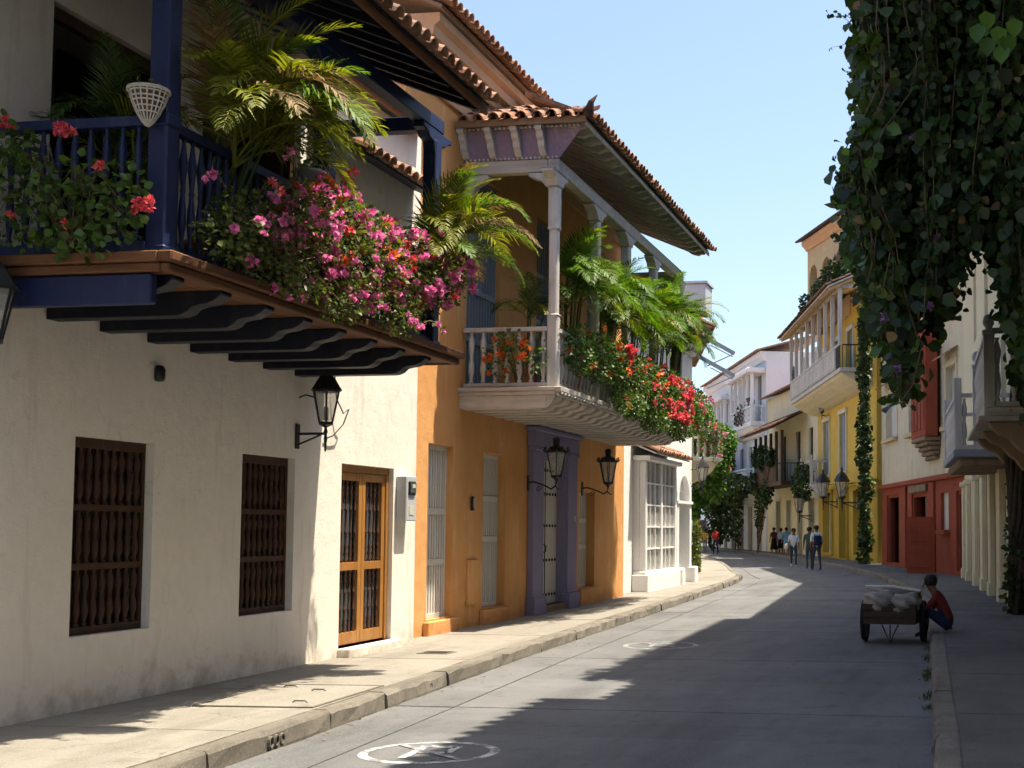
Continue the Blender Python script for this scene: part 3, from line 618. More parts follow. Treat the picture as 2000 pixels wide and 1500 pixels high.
# purple portal
po = MB(o)
for a, b in ((22.02, 22.6), (24.07, 24.65)):
    po.box(a, b, .003, .12, .33, 2.95); po.box(a - .05, b + .05, .003, .18, -.15, .30); po.box(a - .03, b + .03, .003, .155, .30, .345); po.box(a - .03, b + .03, .003, .16, 2.95, 3.02)
po.box(21.97, 24.70, .003, .15, 3.02, 3.30); po.box(21.90, 24.77, .003, .22, 3.30, 3.38); po.box(21.94, 24.73, .003, .19, 3.38, 3.45); po.box(22.602, 24.068, -.0, .08, 2.852, 3.018)
portal = po.build('portal', MT['purple'], oh, bevel=.012)
rv = MB(o); rv.box(PD[0] - .018, PD[0] + .012, -.44, .06, .12, 2.85); rv.box(PD[1] - .012, PD[1] + .018, -.44, .06, .12, 2.85); rv.box(PD[0] + .012, PD[1] - .012, -.44, .06, 2.838, 2.87); rv.build('reveal', MT['purple'], portal)
MB(o).box(22.62, 24.05, -.45, .1, -.15, .12).build('doorstep', MT['stone'], oh, bevel=.015)
dl = MB(o).box(22.63, 24.04, -.17, -.11, .125, 2.84).build('door', MT['slatwhite'], oh)
MB(o).box(23.325, 23.345, -.11, -.10, .13, 2.83).build('door_joint', MT['dark'], dl)
sm = MB(o).lathe([(.034, 0), (.03, .012), (.012, .024), (.0, .026)], 8).mesh('stud', MT['iron'], smooth=True)
for z in (.30, .95, 1.6, 2.2, 2.65):
    for i in range(8):
        q = ob('stud', sm, dl, (22.75 + i * .17, o * (-.108), z), (R(-90) * o * -1, 0, 0)); q.rotation_euler = (R(90) if o < 0 else R(-90), 0, 0)
MB(o).box(22.9, 23.05, -.11, -.08, 1.75, 1.95).build('grille', MT['iron'], dl); MB(o).tube([(23.25, -.10, 1.25), (23.25, -.05, 1.22), (23.25, -.06, 1.12), (23.25, -.10, 1.1)], .012, 6).build('knocker', MT['iron'], dl)
MB(o).box(24.42, 24.50, .121, .135, 1.68, 1.80).build('number_plate', MT['paper'], portal)
MB(o).box(19.20, 19.60, .002, .05, .35, 1.05).build('meter_door', MT['ochre'], oh, bevel=.006)
t = thing('intercom', 'black intercom on the orange wall between the two near windows', 'intercom', (-7.69, 19.35, 1.98)); MB().box(0, .045, -.045, .045, 0, .23).build('case', MT['black'], t, bevel=.015); MB().box(.045, .052, -.03, .03, .04, .19).build('keypad', MT['galv'], t, bevel=.004)
lantern('wall_lantern', 'black crowned lantern on a scrolled arm left of the purple doorway', (-6.98, 21.45, 2.62), R(-12), .55, 1.1, True)
lantern('wall_lantern', 'black crowned lantern on a scrolled arm right of the purple doorway', (-6.98, 24.75, 2.62), R(-8), .55, 1.1, True)
# ---- white balcony
bal = MB(o).box(18.86, 27.94, 0, 1.56, 3.60, 3.70).build('balcony', MT['whitewoodx'], oh)
m = MB(o); m.box(18.76, 28.04, 1.561, 1.66, 3.64, 3.72); m.box(18.80, 28.0, 1.561, 1.62, 3.58, 3.638); m.build('ledge', MT['whitewoodx'], bal, bevel=.01)
dn = MB().lathe([(.016, -.016), (.022, 0), (.016, .016)], 6).mesh('stud', MT['slatwhite'])
for i in range(56): ob('stud', dn, bal, (18.8 + i * .166, o * 1.662, 3.61))
m = MB(o); m.box(18.76, 18.859, 0, 1.56, 3.66, 3.72); m.box(18.79, 18.859, 0, 1.56, 3.60, 3.658); m.box(18.82, 18.859, 0, 1.40, 3.40, 3.598); m.prism([(1.40, 3.40), (1.44, 3.42), (1.50, 3.48), (1.53, 3.54), (1.55, 3.598), (1.40, 3.598)], 'x', 18.82, 18.859); m.build('end_fascia', MT['whitewoodx'], bal, bevel=.006)
me = MB(o).prism(scroll(0, 1.56, 3.598, 3.40), 'x', -.11, .11).mesh('joist', MT['whitewoodx'], bevel=.008)
for i in range(20): ob('joist', me, bal, (19.02 + i * .462, 0, 0))
MB(o).box(18.87, 27.93, 0, 1.5, 3.585, 3.599).build('soffit', MT['tileend'], bal)
for z0, z1 in ((3.74, 3.80), (4.60, 4.67)): MB(o).box(19.0, 27.8, 1.41, 1.51, z0, z1).build('rail', MT['whitewood'], bal, bevel=.008)
for s in (18.91, 27.78):
    for z0, z1 in ((3.74, 3.80), (4.60, 4.67)): MB(o).box(s - .01, s + .09, .02, 1.38, z0, z1).build('rail', MT['whitewood'], bal, bevel=.008)
me = baluster_mesh('baluster', .80, 1.15, MT['whitewood'], 10)
for i in range(44): ob('baluster', me, bal, (19.16 + i * .2, o * 1.46, 3.80))
for s in (18.95, 27.82):
    for i in range(7): ob('baluster', me, bal, (s, o * (.14 + i * .195), 3.80))
cm = MB(o); cm.box(-.085, .085, -.085, .085, 0, 1.15); cm.box(-.07, .07, -.07, .07, 1.15, 2.5); cm.box(-.085, .085, -.085, .085, 2.5, 3.17)
for z in (1.12, 2.48): cm.box(-.095, .095, -.095, .095, z, z + .05)
cme = cm.mesh('column', MT['whitewood'], bevel=.022)
zp = [(-.38, .22), (-.38, .17), (-.30, .14), (-.20, .10), (-.13, .0), (.13, .0), (.20, .10), (.30, .14), (.38, .17), (.38, .22)]
zm = MB(o); zm.prism(zp, 'y', -.095, .095); zm.box(-.39, .39, -.105, .105, .20, .228, 1); zme = zm.mesh('capital', [MT['whitewood'], MT['purplepaint']], bevel=.006)
for s in (18.97, 21.2, 23.25, 25.4, 27.80):
    ob('column', cme, bal, (s, o * 1.46, 3.70)); ob('capital', zme, bal, (s, o * 1.46, 6.86))
zm = MB(o).prism([(-q[0], q[1]) for q in zp[:5]] + [(-.1, 0), (-.1, .22)], 'x', -.09, .09).mesh('capital', MT['whitewood'], bevel=.006)
zc = MB(o).prism([(p, q) for p, q in ((-.40, .22), (-.40, .17), (-.32, .14), (-.2, .10), (-.12, 0), (-.097, 0), (-.097, .22))], 'x', -.092, .092).mesh('capital', MT['whitewood'], bevel=.006); ob('capital', zc, bal, (18.97, o * 1.46, 6.86)); 
zw = MB(o).prism([(.0, .22), (.40, .22), (.40, .17), (.32, .12), (.2, .06), (.15, -.06), (.0, -.1)], 'x', -.092, .092).mesh('capital', MT['whitewood'], bevel=.006); ob('capital', zw, bal, (18.97, 0, 6.86))
m = MB(o); m.box(18.88, 27.9, 1.37, 1.55, 7.092, 7.30); m.build('head_beam', MT['whitewoodx'], bal, bevel=.012)
for s in (18.88, 27.74): MB(o).box(s, s + .17, 0, 1.368, 7.092, 7.30).build('head_beam', MT['whitewoodx'], bal, bevel=.012)
MB(o).box(18.86, 18.879, 0, 1.57, 7.302, 7.325).build('dotted_moulding', MT['purplepaint'], bal); MB(o).box(18.62, 18.66, 0, 2.0, 7.71, 7.74).build('dotted_moulding', MT['purplepaint'], bal)
for i in range(22): ob('stud', dn, bal, (18.858, o * (.05 + i * .07), 7.313))
for i in range(28): ob('stud', dn, bal, (18.618, o * (.05 + i * .07), 7.725))
MB(o).add([(18.87, 0, 7.30), (18.87, 1.56, 7.30), (18.70, 1.98, 7.72), (18.70, 0, 7.72)], [(0, 1, 2, 3)]).add([(18.89, 0, 7.30), (18.89, 1.56, 7.30), (18.72, 1.98, 7.74), (18.72, 0, 7.74)], [(0, 1, 2, 3)]).build('frieze', MT['purplepaint'], bal, normals=False)
cb = MB(o).prism([(0, .40), (-.34, .40), (-.34, .34), (-.28, .31), (-.25, .24), (-.19, .20), (-.17, .12), (-.10, .05), (-.05, 0), (.02, 0)], 'y', -.055, .055).mesh('frieze_bracket', MT['whitewood'], bevel=.006)
for d_ in (.06, .50, .92, 1.32): ob('frieze_bracket', cb, bal, (18.86, o * d_, 7.327))
# roof of the balcony: street slope + near hip
ED, EZ, TZ, S0, S1, HS = 2.10, 7.76, 8.62, 18.52, 28.1, 20.6
m = MB(o)
for z in (0, .03): m.add([(S0, ED, EZ + z), (S1, ED, EZ + z), (S1, -.02, TZ + z), (HS, -.02, TZ + z)], [(0, 1, 2, 3)]); m.add([(S0, ED, EZ + z), (HS, -.02, TZ + z), (S0, -.02, EZ + z)], [(0, 1, 2)])
rf = m.build('balcony_roof', MT['whitewoodx'], oh, normals=False)
for i in range(23):
    s = 18.76 + i * .42; tz = lambda d: EZ + (ED - d) / ED * (TZ - EZ)
    d_in = .02 if s > HS else max(.02, ED - (s - S0) / (HS - S0) * ED + .03)
    q = MB(o).prism([(d_in, tz(d_in) - .004), (d_in, tz(d_in) - .14), (1.62, tz(1.62) - .16), (1.72, tz(1.72) - .19), (1.86, tz(1.86) - .17), (1.93, tz(1.93) - .11), (1.99, tz(1.99) - .09), (2.04, tz(2.04) - .03), (2.04, tz(2.04) - .004)], 'x', s - .06, s + .06) if d_in < 1.5 else MB(o).prism([(1.56, tz(1.56) - .005), (1.62, tz(1.62) - .16), (1.72, tz(1.72) - .19), (1.86, tz(1.86) - .17), (1.93, tz(1.93) - .11), (1.99, tz(1.99) - .09), (2.04, tz(2.04) - .03), (2.04, tz(2.04) - .004)], 'x', s - .06, s + .06)
    q.build('rafter', MT['whitewoodx'], rf)
m = MB(o); m.box(S0 + .02, S1, ED - .03, ED - .004, EZ - .07, EZ - .003); m.build('eave_board', MT['whitewoodx'], rf)
MB(o).box(S0 - .03, S0 + .015, 0, ED - .001, EZ - .03, EZ + .07).build('eave_board', MT['tileend'], rf)
hipd = lambda s: ED - (s - S0) / (HS - S0) * ED
tiles(rf, (S0 + .12, o * (ED + .06), EZ + .04), (S1, o * (ED + .06), EZ + .04), (0, -o * (ED + .06), TZ - EZ + .02), 6, rows_obj=3, clip=lambda p: (o * p.y) > hipd(p.x) + .03 or p.x > HS)
tiles(rf, (S0 - .06, o * (ED - .05), EZ + .05), (S0 - .06, 0, EZ + .05), (HS - S0 + .06, 0, TZ - EZ + .02), 6, rows_obj=9, spacing=.235, clip=lambda p: (o * p.y) < hipd(p.x) - .02)
hp, hq = Vector((S0 - .05, o * (ED + .02), EZ + .09)), Vector((HS, 0, TZ + .09)); hd = (hq - hp)
for k in range(9):
    q = ob('ridge_tile', TILE, rf); q.matrix_local = slope_frame(hp + hd.normalized() * (.36 * k + .40), -hd, hd.cross(Vector((0, 0, 1)))); q.scale = (1.15, 1, 1.1)
hn = MB(o); P0 = Vector((S0 - .04, ED + .02, EZ + .06)); hn.tube([P0, P0 + Vector((-.05, .05, .08)), P0 + Vector((-.07, .08, .18)), P0 + Vector((-.02, .16, .30))], [.085, .07, .045, .006], 8); hn.build('horn_finial', MT['tiledark'], rf)
# cornice and main roof
cz = 8.0
MB(o).prism([(.002, cz), (.06, cz), (.06, cz + .18), (.12, cz + .2), (.16, cz + .30), (.26, cz + .36), (.30, cz + .46), (.40, cz + .50), (.42, cz + .62), (.50, cz + .68), (.50, cz + .80), (.002, cz + .80)], 'x', 16.7, 28.6).build('cornice', MT['peach'], oh)
mr = slope_box(o, 16.6, 28.65, (.56, 8.82), (-4.6, 11.0), .05).build('main_roof', MT['tileend'], oh)
tiles(mr, (16.6, o * .68, 8.87), (28.6, o * .68, 8.87), (0, -o * 5.2, 2.2), 4, rows_obj=2)

# ================================================================== white shop with bay window; local x = Y, d = X + 8.0
sh = thing('white_shop', 'white shop with gridded bay window beyond the orange house', 'shop', (-8.0, 0, .15), R(90))
AR = (35.1, 36.5, 0.0, 2.6, .5)
wall_mesh(o, 28.63, 37.5, -.2, 7.1, [AR, (30.75, 33.9, .55, 3.2, .2)]).build('wall', MT['shopwhite'], sh)
m = MB(o); m.box(30.5, 34.15, .002, .42, -.15, .42); m.box(30.55, 34.1, .002, .36, .42, .50); bw = m.build('bay_window', MT['shopwhite'], sh, bevel=.02); MB(o).box(30.5, 34.15, .002, .46, 3.22, 3.34).build('head', MT['shopwhite'], bw, bevel=.02)
for s in (30.6, 32.25, 33.88): MB(o).box(s, s + .17, .16, .33, .50, 3.218).build('mullion', MT['shopwhite'], bw, bevel=.015)
for s0, s1 in ((30.77, 32.25), (32.42, 33.88)):
    w = (s1 - s0) / 3; h = 2.718 / 5
    for i in range(1, 3): MB(o).box(s0 + i * w - .02, s0 + i * w + .02, .20, .29, .50, 3.218).build('glazing_bar', MT['shopwhite'], bw)
    for j in range(1, 5): MB(o).box(s0, s1, .21, .30, .5 + j * h - .018, .5 + j * h + .018).build('glazing_bar', MT['shopwhite'], bw)
    pn = MB(o).box(0.005, w - .005, .235, .245, 0.005, h - .005).mesh('pane', MT['lampglass'])
    for i in range(3):
        for j in range(5): ob('pane', pn, bw, (s0 + i * w, 0, .5 + j * h))
    for i in range(6): MB(o).tube([(s0 + .12 + i * .25, .09, .55), (s0 + .13 + i * .245, .08, 3.2)], [.12 if i != 3 else .05, .10], 8).build('curtain', MT['slatwhite'], bw, smooth=True)
    
for s in (30.6, 33.88): MB(o).box(s, s + .17, .0, .158, .50, 3.218).build('mullion', MT['shopwhite'], bw)
backing(o, 30.75, 33.9, .5, 3.2, -.6, MT['dim'], bw)
aw = slope_box(o, 30.4, 34.3, (.62, 3.36), (0.0, 3.62), .04).build('awning', MT['slatwhite'], sh); tiles(aw, (30.45, o * .66, 3.41), (34.25, o * .66, 3.41), (0, -o * .66, .27), 2, rows_obj=2, step=.3)
def arch_ring(s0, s1, z0, zs, w, d0, d1):
    m = MB(o); c = (s0 + s1) / 2; r = (s1 - s0) / 2; n = 14
    for k in range(n):
        a, b = math.pi * k / n, math.pi * (k + 1) / n
        q = [(c + r * math.cos(a), zs + r * math.sin(a)), (c + (r + w) * math.cos(a), zs + (r + w) * math.sin(a)), (c + (r + w) * math.cos(b), zs + (r + w) * math.sin(b)), (c + r * math.cos(b), zs + r * math.sin(b))]
        m.prism(q, 'y', d0, d1)
    m.box(s0 - w, s0, d0, d1, z0, zs); m.box(s1, s1 + w, d0, d1, z0, zs); return m
ar = arch_ring(35.1, 36.5, 0, 2.35, .25, .003, .16).build('arch', MT['shopwhite'], sh); MB(o).box(34.8, 36.8, .003, .2, 2.25, 2.33).build('impost', MT['shopwhite'], ar)
for s in (34.75, 36.48): MB(o).box(s, s + .4, .003, .34, -.15, .45).build('plinth', MT['shopwhite'], ar, bevel=.03)
MB(o).box(35.1, 36.5, -.45, -.40, 0, 2.6).build('door', MT['slatwhite'], sh)
mr = slope_box(o, 28.6, 37.6, (.5, 7.1), (-4.5, 9.0), .05).build('main_roof', MT['tileend'], sh); tiles(mr, (28.7, o * .58, 7.15), (37.5, o * .58, 7.15), (0, -o * 5, 1.9), 2, rows_obj=1)
MB(o).prism([(.002, 6.7), (.1, 6.7), (.2, 6.85), (.4, 6.95), (.45, 7.09), (.002, 7.09)], 'x', 28.7, 37.5).build('cornice', MT['shopwhite'], sh)
lantern('wall_lantern', 'pale lantern on the corner of the white shop by its arched door', (-7.62, 37.25, 3.1), 0, .36, 1.1)

# ================================================================== creeper-covered house past the corner
ch, L = facade('corner_house', 'pale house past the corner with a small flowered balcony', 'house', (-8.05, 37.6), (-10.7, 47.2)); 
WN = [(2.0, 3.2, 3.9, 6.3), (5.5, 6.7, 3.9, 6.3), (2.2, 3.3, .1, 2.5), (5.6, 6.8, .6, 2.5)]
wall_mesh(o, 0, L, -.2, 7.6, WN).build('wall', MT['cream2'], ch)
for w in WN: slat_window(ch, w, -.12, MT['slatwhite'], [.5], 7, .6)
b3 = MB(o).box(.9, 4.4, .0, 1.0, 3.62, 3.75).build('balcony', MT['shopwhite'], ch, bevel=.02)
MB(o).prism([(0, 3.0), (.25, 3.03), (.5, 3.12), (.72, 3.3), (.85, 3.5), (.95, 3.618), (0, 3.618)], 'x', 1.0, 4.3).build('cove', MT['cream2'], b3)
me = baluster_mesh('baluster', .8, 1.3, MT['whitewood'])
for i in range(15): ob('baluster', me, b3, (1.0 + i * .235, o * .9, 3.75))
for s in (.98, 4.32):
    for i in range(4): ob('baluster', me, b3, (s, o * (.1 + i * .2), 3.75))
m = MB(o); m.box(.92, 4.4, .84, .96, 4.55, 4.63); m.box(.92, 1.04, .0, .838, 4.55, 4.63); m.box(4.28, 4.4, 0, .838, 4.55, 4.63); m.build('rail', MT['whitewood'], b3)
mr = slope_box(o, -.1, L + .2, (.6, 7.6), (-4.5, 9.4), .05).build('main_roof', MT['tileend'], ch); tiles(mr, (0, o * .68, 7.65), (L, o * .68, 7.65), (0, -o * 5, 1.8), 2, rows_obj=1)
# folded metal awning arms and a grey box seen against the sky
t = thing('awning_arms', 'folded grey metal awning arms jutting from the balcony against the sky', 'awning frame', (-8.2, 38.3, 6.0), R(106))
for k, (z, dz) in enumerate(((1.45, -.35), (.75, -.3))):
    m = MB(); m.beam((.0, -.2, z + .25), (.1, -1.35, z - .35), .05, .12); m.build('arm', MT['galv'], t); MB().beam((.1, -1.35, z - .35), (.1, -.5, z - .75), .03, .03).build('strut', MT['galv'], t); MB().beam((.1, -1.3, z - .45), (.1, -.6, z - .1), .025, .025).build('strut', MT['galv'], t)
t = thing('roof_tank', 'plain grey box standing above the palms at the end of the white balcony', 'tank', (-8.6, 38.6, 8.3)); MB().box(-.5, .9, -.5, .5, .0, .9).build('tank_body', MT['metalgrey'], t, bevel=.03); MB().box(-.55, .95, -.55, .55, .9, .97).build('lid', MT['metalgrey'], t)
# row going on round the bend
for i, (a, b, h, mt, lb) in enumerate((((-10.8, 47.4), (-15, 66), 7.2, 'white', 'pale house half hidden by the green tree on the left bend'), ((-15.2, 66.4), (-21, 87), 8.0, 'cream2', 'cream house far along the left side of the bend'), ((-22, 91), (-34, 122), 7.5, 'bluewhite', 'whitish house closing the view at the far left'))):
    t, L = facade('far_house', lb, 'house', a, b, 'far houses on the left'); hs = [(s, s + 1.1, z, z + 2.1) for z in (.3, 4.2) for s in [1.5 + 3 * k for k in range(int((L - 2) / 3))]]
    wall_mesh(o, 0, L, -.2, h, hs).build('wall', MT[mt], t)
    for w in hs: MB(o).box(w[0], w[1], -.2, -.15, w[2], w[3]).build('window', MT['winwood'] if w[2] < 1 else MT['greypaint'], t)
    slope_box(o, -.1, L + .1, (.6, h), (-4.5, h + 1.8), .12).build('roof', MT['tile'], t)
t, L = facade('end_house', 'low white house across the end of the street', 'house', (-52, 112), (-17, 132)); wall_mesh(o, 0, L, -.2, 6.5, []).build('wall', MT['bluewhite'], t); m = slope_box(o, 0, L, (.5, 6.5), (-4, 8), .1).build('roof', MT['tile'], t)
for k in range(8): MB(o).box(2 + k * 4.5, 3.4 + k * 4.5, .0, .05, .1, 2.4).build('door', MT['winwood'], t)
# ================================================================== right side; facades run away from the viewer, d points to the street (o = +1)
def simple_window(par, h, d, fm, gm=None, split=2, name='window', sill=None, surround=None, o=1, proud=.03, bars=0):
    a, b, c, e = h; f = MB(o); w_ = .07
    f.box(a, b, d - .06, d, e - w_, e); f.box(a, b, d - .06, d, c, c + w_); f.box(a, a + w_, d - .06, d, c + w_, e - w_); f.box(b - w_, b, d - .06, d, c + w_, e - w_)
    w = f.build(name, fm, par)
    for k in range(split):
        x0 = a + w_ + (b - a - 2 * w_) / split * k; x1 = a + w_ + (b - a - 2 * w_) / split * (k + 1)
        if gm: MB(o).box(x0 + .01, x1 - .01, d - .05, d - .03, c + w_, e - w_).build('pane', gm, w)
        else: MB(o).box(x0 + .008, x1 - .008, d - .05, d - .015, c + w_, e - w_).build('shutter', fm, w, bevel=.008)
        if k: MB(o).box(x0 - .025, x0 + .025, d - .055, d + .005, c + w_, e - w_).build('mullion', fm, w)
    for k in range(1, bars + 1): MB(o).box(a + w_, b - w_, d - .05, d + .003, c + (e - c) * k / (bars + 1) - .02, c + (e - c) * k / (bars + 1) + .02).build('bar', fm, w)
    if sill: MB(o).box(a - .2, b + .2, 0.003, .22, c - .16, c - .01).build('sill', sill, w, bevel=.01)
    if surround:
        m = MB(o); m.box(a - .17, a, .003, proud, c, e); m.box(b, b + .17, .003, proud, c, e); m.box(a - .22, b + .22, .003, proud + .03, e, e + .22); m.box(a - .2, b + .2, .003, proud + .03, c - .12, c); m.build('surround', surround, w)
    if gm: backing(o, a, b, c, e, d - .5, MT['dim'], w)
    return w
def railing(par, pts, z0, h, me, mat, sp=.2, w=.07, rt=.07):
    """rails and balusters along a polyline of (s,d)"""
    for p, q in zip(pts, pts[1:]):
        P, Q = Vector(p), Vector(q); L = (Q - P).length
        MB().beam((*P, z0 + .05), (*Q, z0 + .05), w, rt).build('rail', mat, par); MB().beam((*P, z0 + h), (*Q, z0 + h), w * 1.2, rt).build('rail', mat, par)
        for i in range(int(L / sp)): ob('baluster', me, par, (*(P + (Q - P) * ((i + .5) / int(L / sp))), z0 + .085))
# ---- near right house, mostly behind the hanging vine
nh, L = facade('shaded_house', 'shaded house at the right edge behind the hanging vine', 'house', (2.30, -14), (1.05, 25.0)); o = 1
wall_mesh(o, 0, L, -.2, 9.0, [(34.2, 35.5, .05, 2.6), (36.9, 38.0, .05, 2.6), (34.6, 35.8, 3.5, 5.9), (30.5, 31.8, .05, 2.6), (36.6, 37.6, 3.5, 5.9)]).build('wall', MT['cream'], nh)
for w in ((34.2, 35.5, .05, 2.6), (36.9, 38.0, .05, 2.6), (30.5, 31.8, .05, 2.6), (34.6, 35.8, 3.5, 5.9), (36.6, 37.6, 3.5, 5.9)): simple_window(nh, w, -.15, MT['winwood'], None, 2, 'door')
b1 = MB().box(34.0, 38.4, 0, .86, 3.28, 3.42).build('balcony', MT['whitewoodx'], nh, bevel=.01)
MB().box(33.9, 38.5, .0, .96, 3.20, 3.278).build('ledge', MT['whitewoodx'], b1, bevel=.015)
cor = MB().prism([(0, 3.195), (0, 2.5), (.12, 2.55), (.25, 2.72), (.34, 2.78), (.48, 2.95), (.62, 3.0), (.74, 3.1), (.80, 3.195)], 'x', -.2, .2).mesh('corbel', MT['stone'], bevel=.015)
for s in (34.25, 36.2, 38.1): ob('corbel', cor, b1, (s, 0, 0))
me = baluster_mesh('baluster', 1.0, 1.4, MT['whitewood'])
railing(b1, [(34.1, .02), (34.1, .78), (38.3, .78)], 3.42, 1.2, me, MT['whitewood'], .22, .09, .08)
nw = MB(); nw.box(-.085, .085, -.085, .085, 0, 1.28); nw.box(-.1, .1, -.1, .1, 1.28, 1.34); nw.lathe([(.05, 1.34), (.05, 1.38), (.09, 1.44), (.095, 1.50), (.07, 1.57), (.01, 1.60)], 10); nme = nw.mesh('newel', MT['whitewood'], bevel=.008)
for s in (34.1, 38.3): ob('newel', nme, b1, (s, .78, 3.28))
# broad eave that shades the street
for e0, e1, dd, zz in ((0, 27.6, 1.95, 10.1), (26.8, 29.8, 1.6, 9.4), (29.82, L, 2.1, 9.4)):
    rf = slope_box(1, e0, e1, (dd, zz), (-3, zz + 1.75), .06).build('eave_roof', MT['winwood'], nh); tiles(rf, (max(e0, 20), dd + .16, zz + .04), (e1, dd + .16, zz + .04), (0, -5.4, 1.75), 2, rows_obj=1, mesh=TILED, spacing=.30)
    for i in range(int((e1 - max(e0, 20)) / .8)): MB().beam((max(e0, 20) + .4 + i * .8, .0, zz + dd / (dd + 3) * 1.75 - .08), (max(e0, 20) + .4 + i * .8, dd - .1, zz - .03), .09, .1).build('rafter', MT['winwood'], rf)
MB().box(0, 27.5, -.3, 0, 9.0, 10.7).build('parapet', MT['cream'], nh)
# ---- second right house: pilasters and grey slab balcony
h2, L = facade('pilastered_house', 'cream house with pale pilasters and a grey slab balcony at the right', 'house', (1.05, 25.1), (.08, 41.5))
H2 = [(1.0, 2.1, .02, 3.0), (3.3, 4.5, .02, 3.0), (5.9, 6.9, .02, 3.0), (8.6, 9.6, .02, 3.0), (11.6, 12.8, .02, 3.0), (2.0, 3.2, 3.2, 5.7), (6.5, 7.6, 3.2, 5.7), (10.5, 11.6, 3.2, 5.7), (6.5, 7.6, 6.8, 8.8), (10.5, 11.6, 6.8, 8.8), (2.0, 3.2, 6.8, 8.8)]
wall_mesh(1, 0, L, -.2, 10.4, H2).build('wall', MT['cream2'], h2)
for i, w in enumerate(H2): simple_window(h2, w, -.2, MT['winwood'] if i < 5 else MT['slatwhite'], None, 2, 'door' if i < 5 else 'window')
for s in (.35, 2.65, 5.2, 7.6, 10.3, 13.6, 15.6):
    m = MB(); m.box(s - .22, s + .22, .003, .14, -.15, 3.0); m.box(s - .27, s + .27, .003, .18, -.15, .3); m.box(s - .28, s + .28, .003, .2, 2.85, 3.0); m.build('pilaster', MT['cream2'], h2, bevel=.015)
b2 = MB().box(1.0, 5.6, 0, 1.16, 2.98, 3.14).build('balcony', MT['greypaint'], h2, bevel=.02); MB().box(1.1, 5.5, 0, 1.05, 2.80, 2.978).build('slab_edge', MT['stone'], b2, bevel=.04)
me2 = baluster_mesh('baluster', .95, 1.3, MT['whitewood']); railing(b2, [(1.1, .02), (1.1, 1.06), (5.5, 1.06), (5.5, .02)], 3.14, 1.1, me2, MT['whitewood'], .22, .08, .08)
pt = MB().box(-.075, .075, -.075, .075, 0, 1.45).mesh('newel', MT['whitewood'], bevel=.01)
for s in (1.1, 5.5): ob('newel', pt, b2, (s, 1.06, 3.141))
rf = slope_box(1, -.1, L + .1, (1.4, 10.35), (-3, 11.7), .06).build('eave_roof', MT['winwood'], h2); tiles(rf, (0, 1.47, 10.42), (L, 1.47, 10.42), (0, -4.3, 1.4), 2, rows_obj=1, mesh=TILED)
MB().box(0, L, .003, .12, 3.02, 3.14).build('string_course', MT['cream2'], h2) if False else None
# ---- red and cream house
h3, L = facade('red_shopfront_house', 'streaked cream house with a dark red ground floor', 'house', (.08, 41.5), (-3.45, 55.75))
D3 = [(10.85, 13.6, .12, 2.95), (5.65, 8.4, .12, 2.85), (.2, 1.15, .15, 2.78)]; WL = (2.25, 3.4, 1.5, 2.78)
W3 = [(11.2, 13.5, 5.3, 7.2), (6.6, 8.7, 5.2, 7.1), (1.0, 2.4, 5.0, 7.0), (11.4, 13.3, 9.0, 11.0), (6.8, 8.6, 8.9, 10.8), (1.2, 2.4, 8.8, 10.6)]
wall_mesh(1, 0, L, 3.35, 11.4, W3).build('wall', MT['cream'], h3)
wall_mesh(1, 0, L, -.2, 3.345, D3 + [WL]).build('shopfront_wall', MT['redwall'], h3)
MB().box(-.05, L + .05, .003, .16, 3.22, 3.40).build('string_course', MT['redwall'], h3, bevel=.03)
for w in W3: simple_window(h3, w, -.2, MT['slatwhite'], None, 3, 'window', MT['tanwall'], MT['cream'])
for w in W3[:3]: slope_box(1, w[0] - .3, w[1] + .3, (.42, w[3] + .26), (0.003, w[3] + .52), .05).build('window_hood', MT['tile'], h3)
for w in D3:
    q = MB(); a, b, c, e = w; q.box(a, a + .1, -.2, -.08, c, e); q.box(b - .1, b, -.2, -.08, c, e); q.box(a + .1, b - .1, -.2, -.08, e - .12, e); q = q.build('doorway', MT['redwall'], h3)
    backing(1, a, b, c, e, -2.2, MT['dim'], q); MB().box(a + .12, (a + b) / 2, -.30, -.25, c, e - .12).build('leaf', MT['winwood'], q)
simple_window(h3, WL, -.12, MT['slatwhite'], None, 1, 'window', MT['redwall'], bars=4)
for s in (4.6, 9.6): MB().box(s - .35, s + .35, .003, .09, -.15, 3.2).build('pilaster', MT['redwall'], h3, bevel=.02)
MB().box(5.5, 8.5, .003, .10, 2.90, 3.18).build('plaque', MT['stone'], h3, bevel=.02)
m = MB().box(3.1, 5.5, .14, .60, 4.75, 8.6).build('timber_bay', MT['redwall'], h3, bevel=.03)
for k in range(4): MB().box(3.22 + k * .56, 3.66 + k * .56, .60, .63, 5.0, 8.4).build('panel', MT['redwall'], m, bevel=.02)
for k in range(5): MB().box(3.2 + .07 * k, 5.4 - .07 * k, .003, .62 - .11 * k, 4.60 - .16 * k, 4.745 - .16 * k).build('corbel_course', MT['stone'], m, bevel=.04)
rf = slope_box(1, -.1, L + .1, (1.2, 11.4), (-3, 12.9), .06).build('eave_roof', MT['winwood'], h3); tiles(rf, (0, 1.28, 11.47), (L, 1.28, 11.47), (0, -4.2, 1.5), 2, rows_obj=1, mesh=TILED)
t = thing('open_door_leaf', 'maroon board door leaf standing open on the right pavement', 'door leaf', (-.95, 44.2, .15), math.atan2(.97, -.24) + R(76))
MB().box(0, .95, -.03, .03, .02, 1.95).build('board', MT['redwall'], t); 
for k in range(2): MB().box(.12, .83, .031, .05, .2 + .9 * k, .95 + .88 * k).build('panel', MT['redwall'], t, bevel=.015)
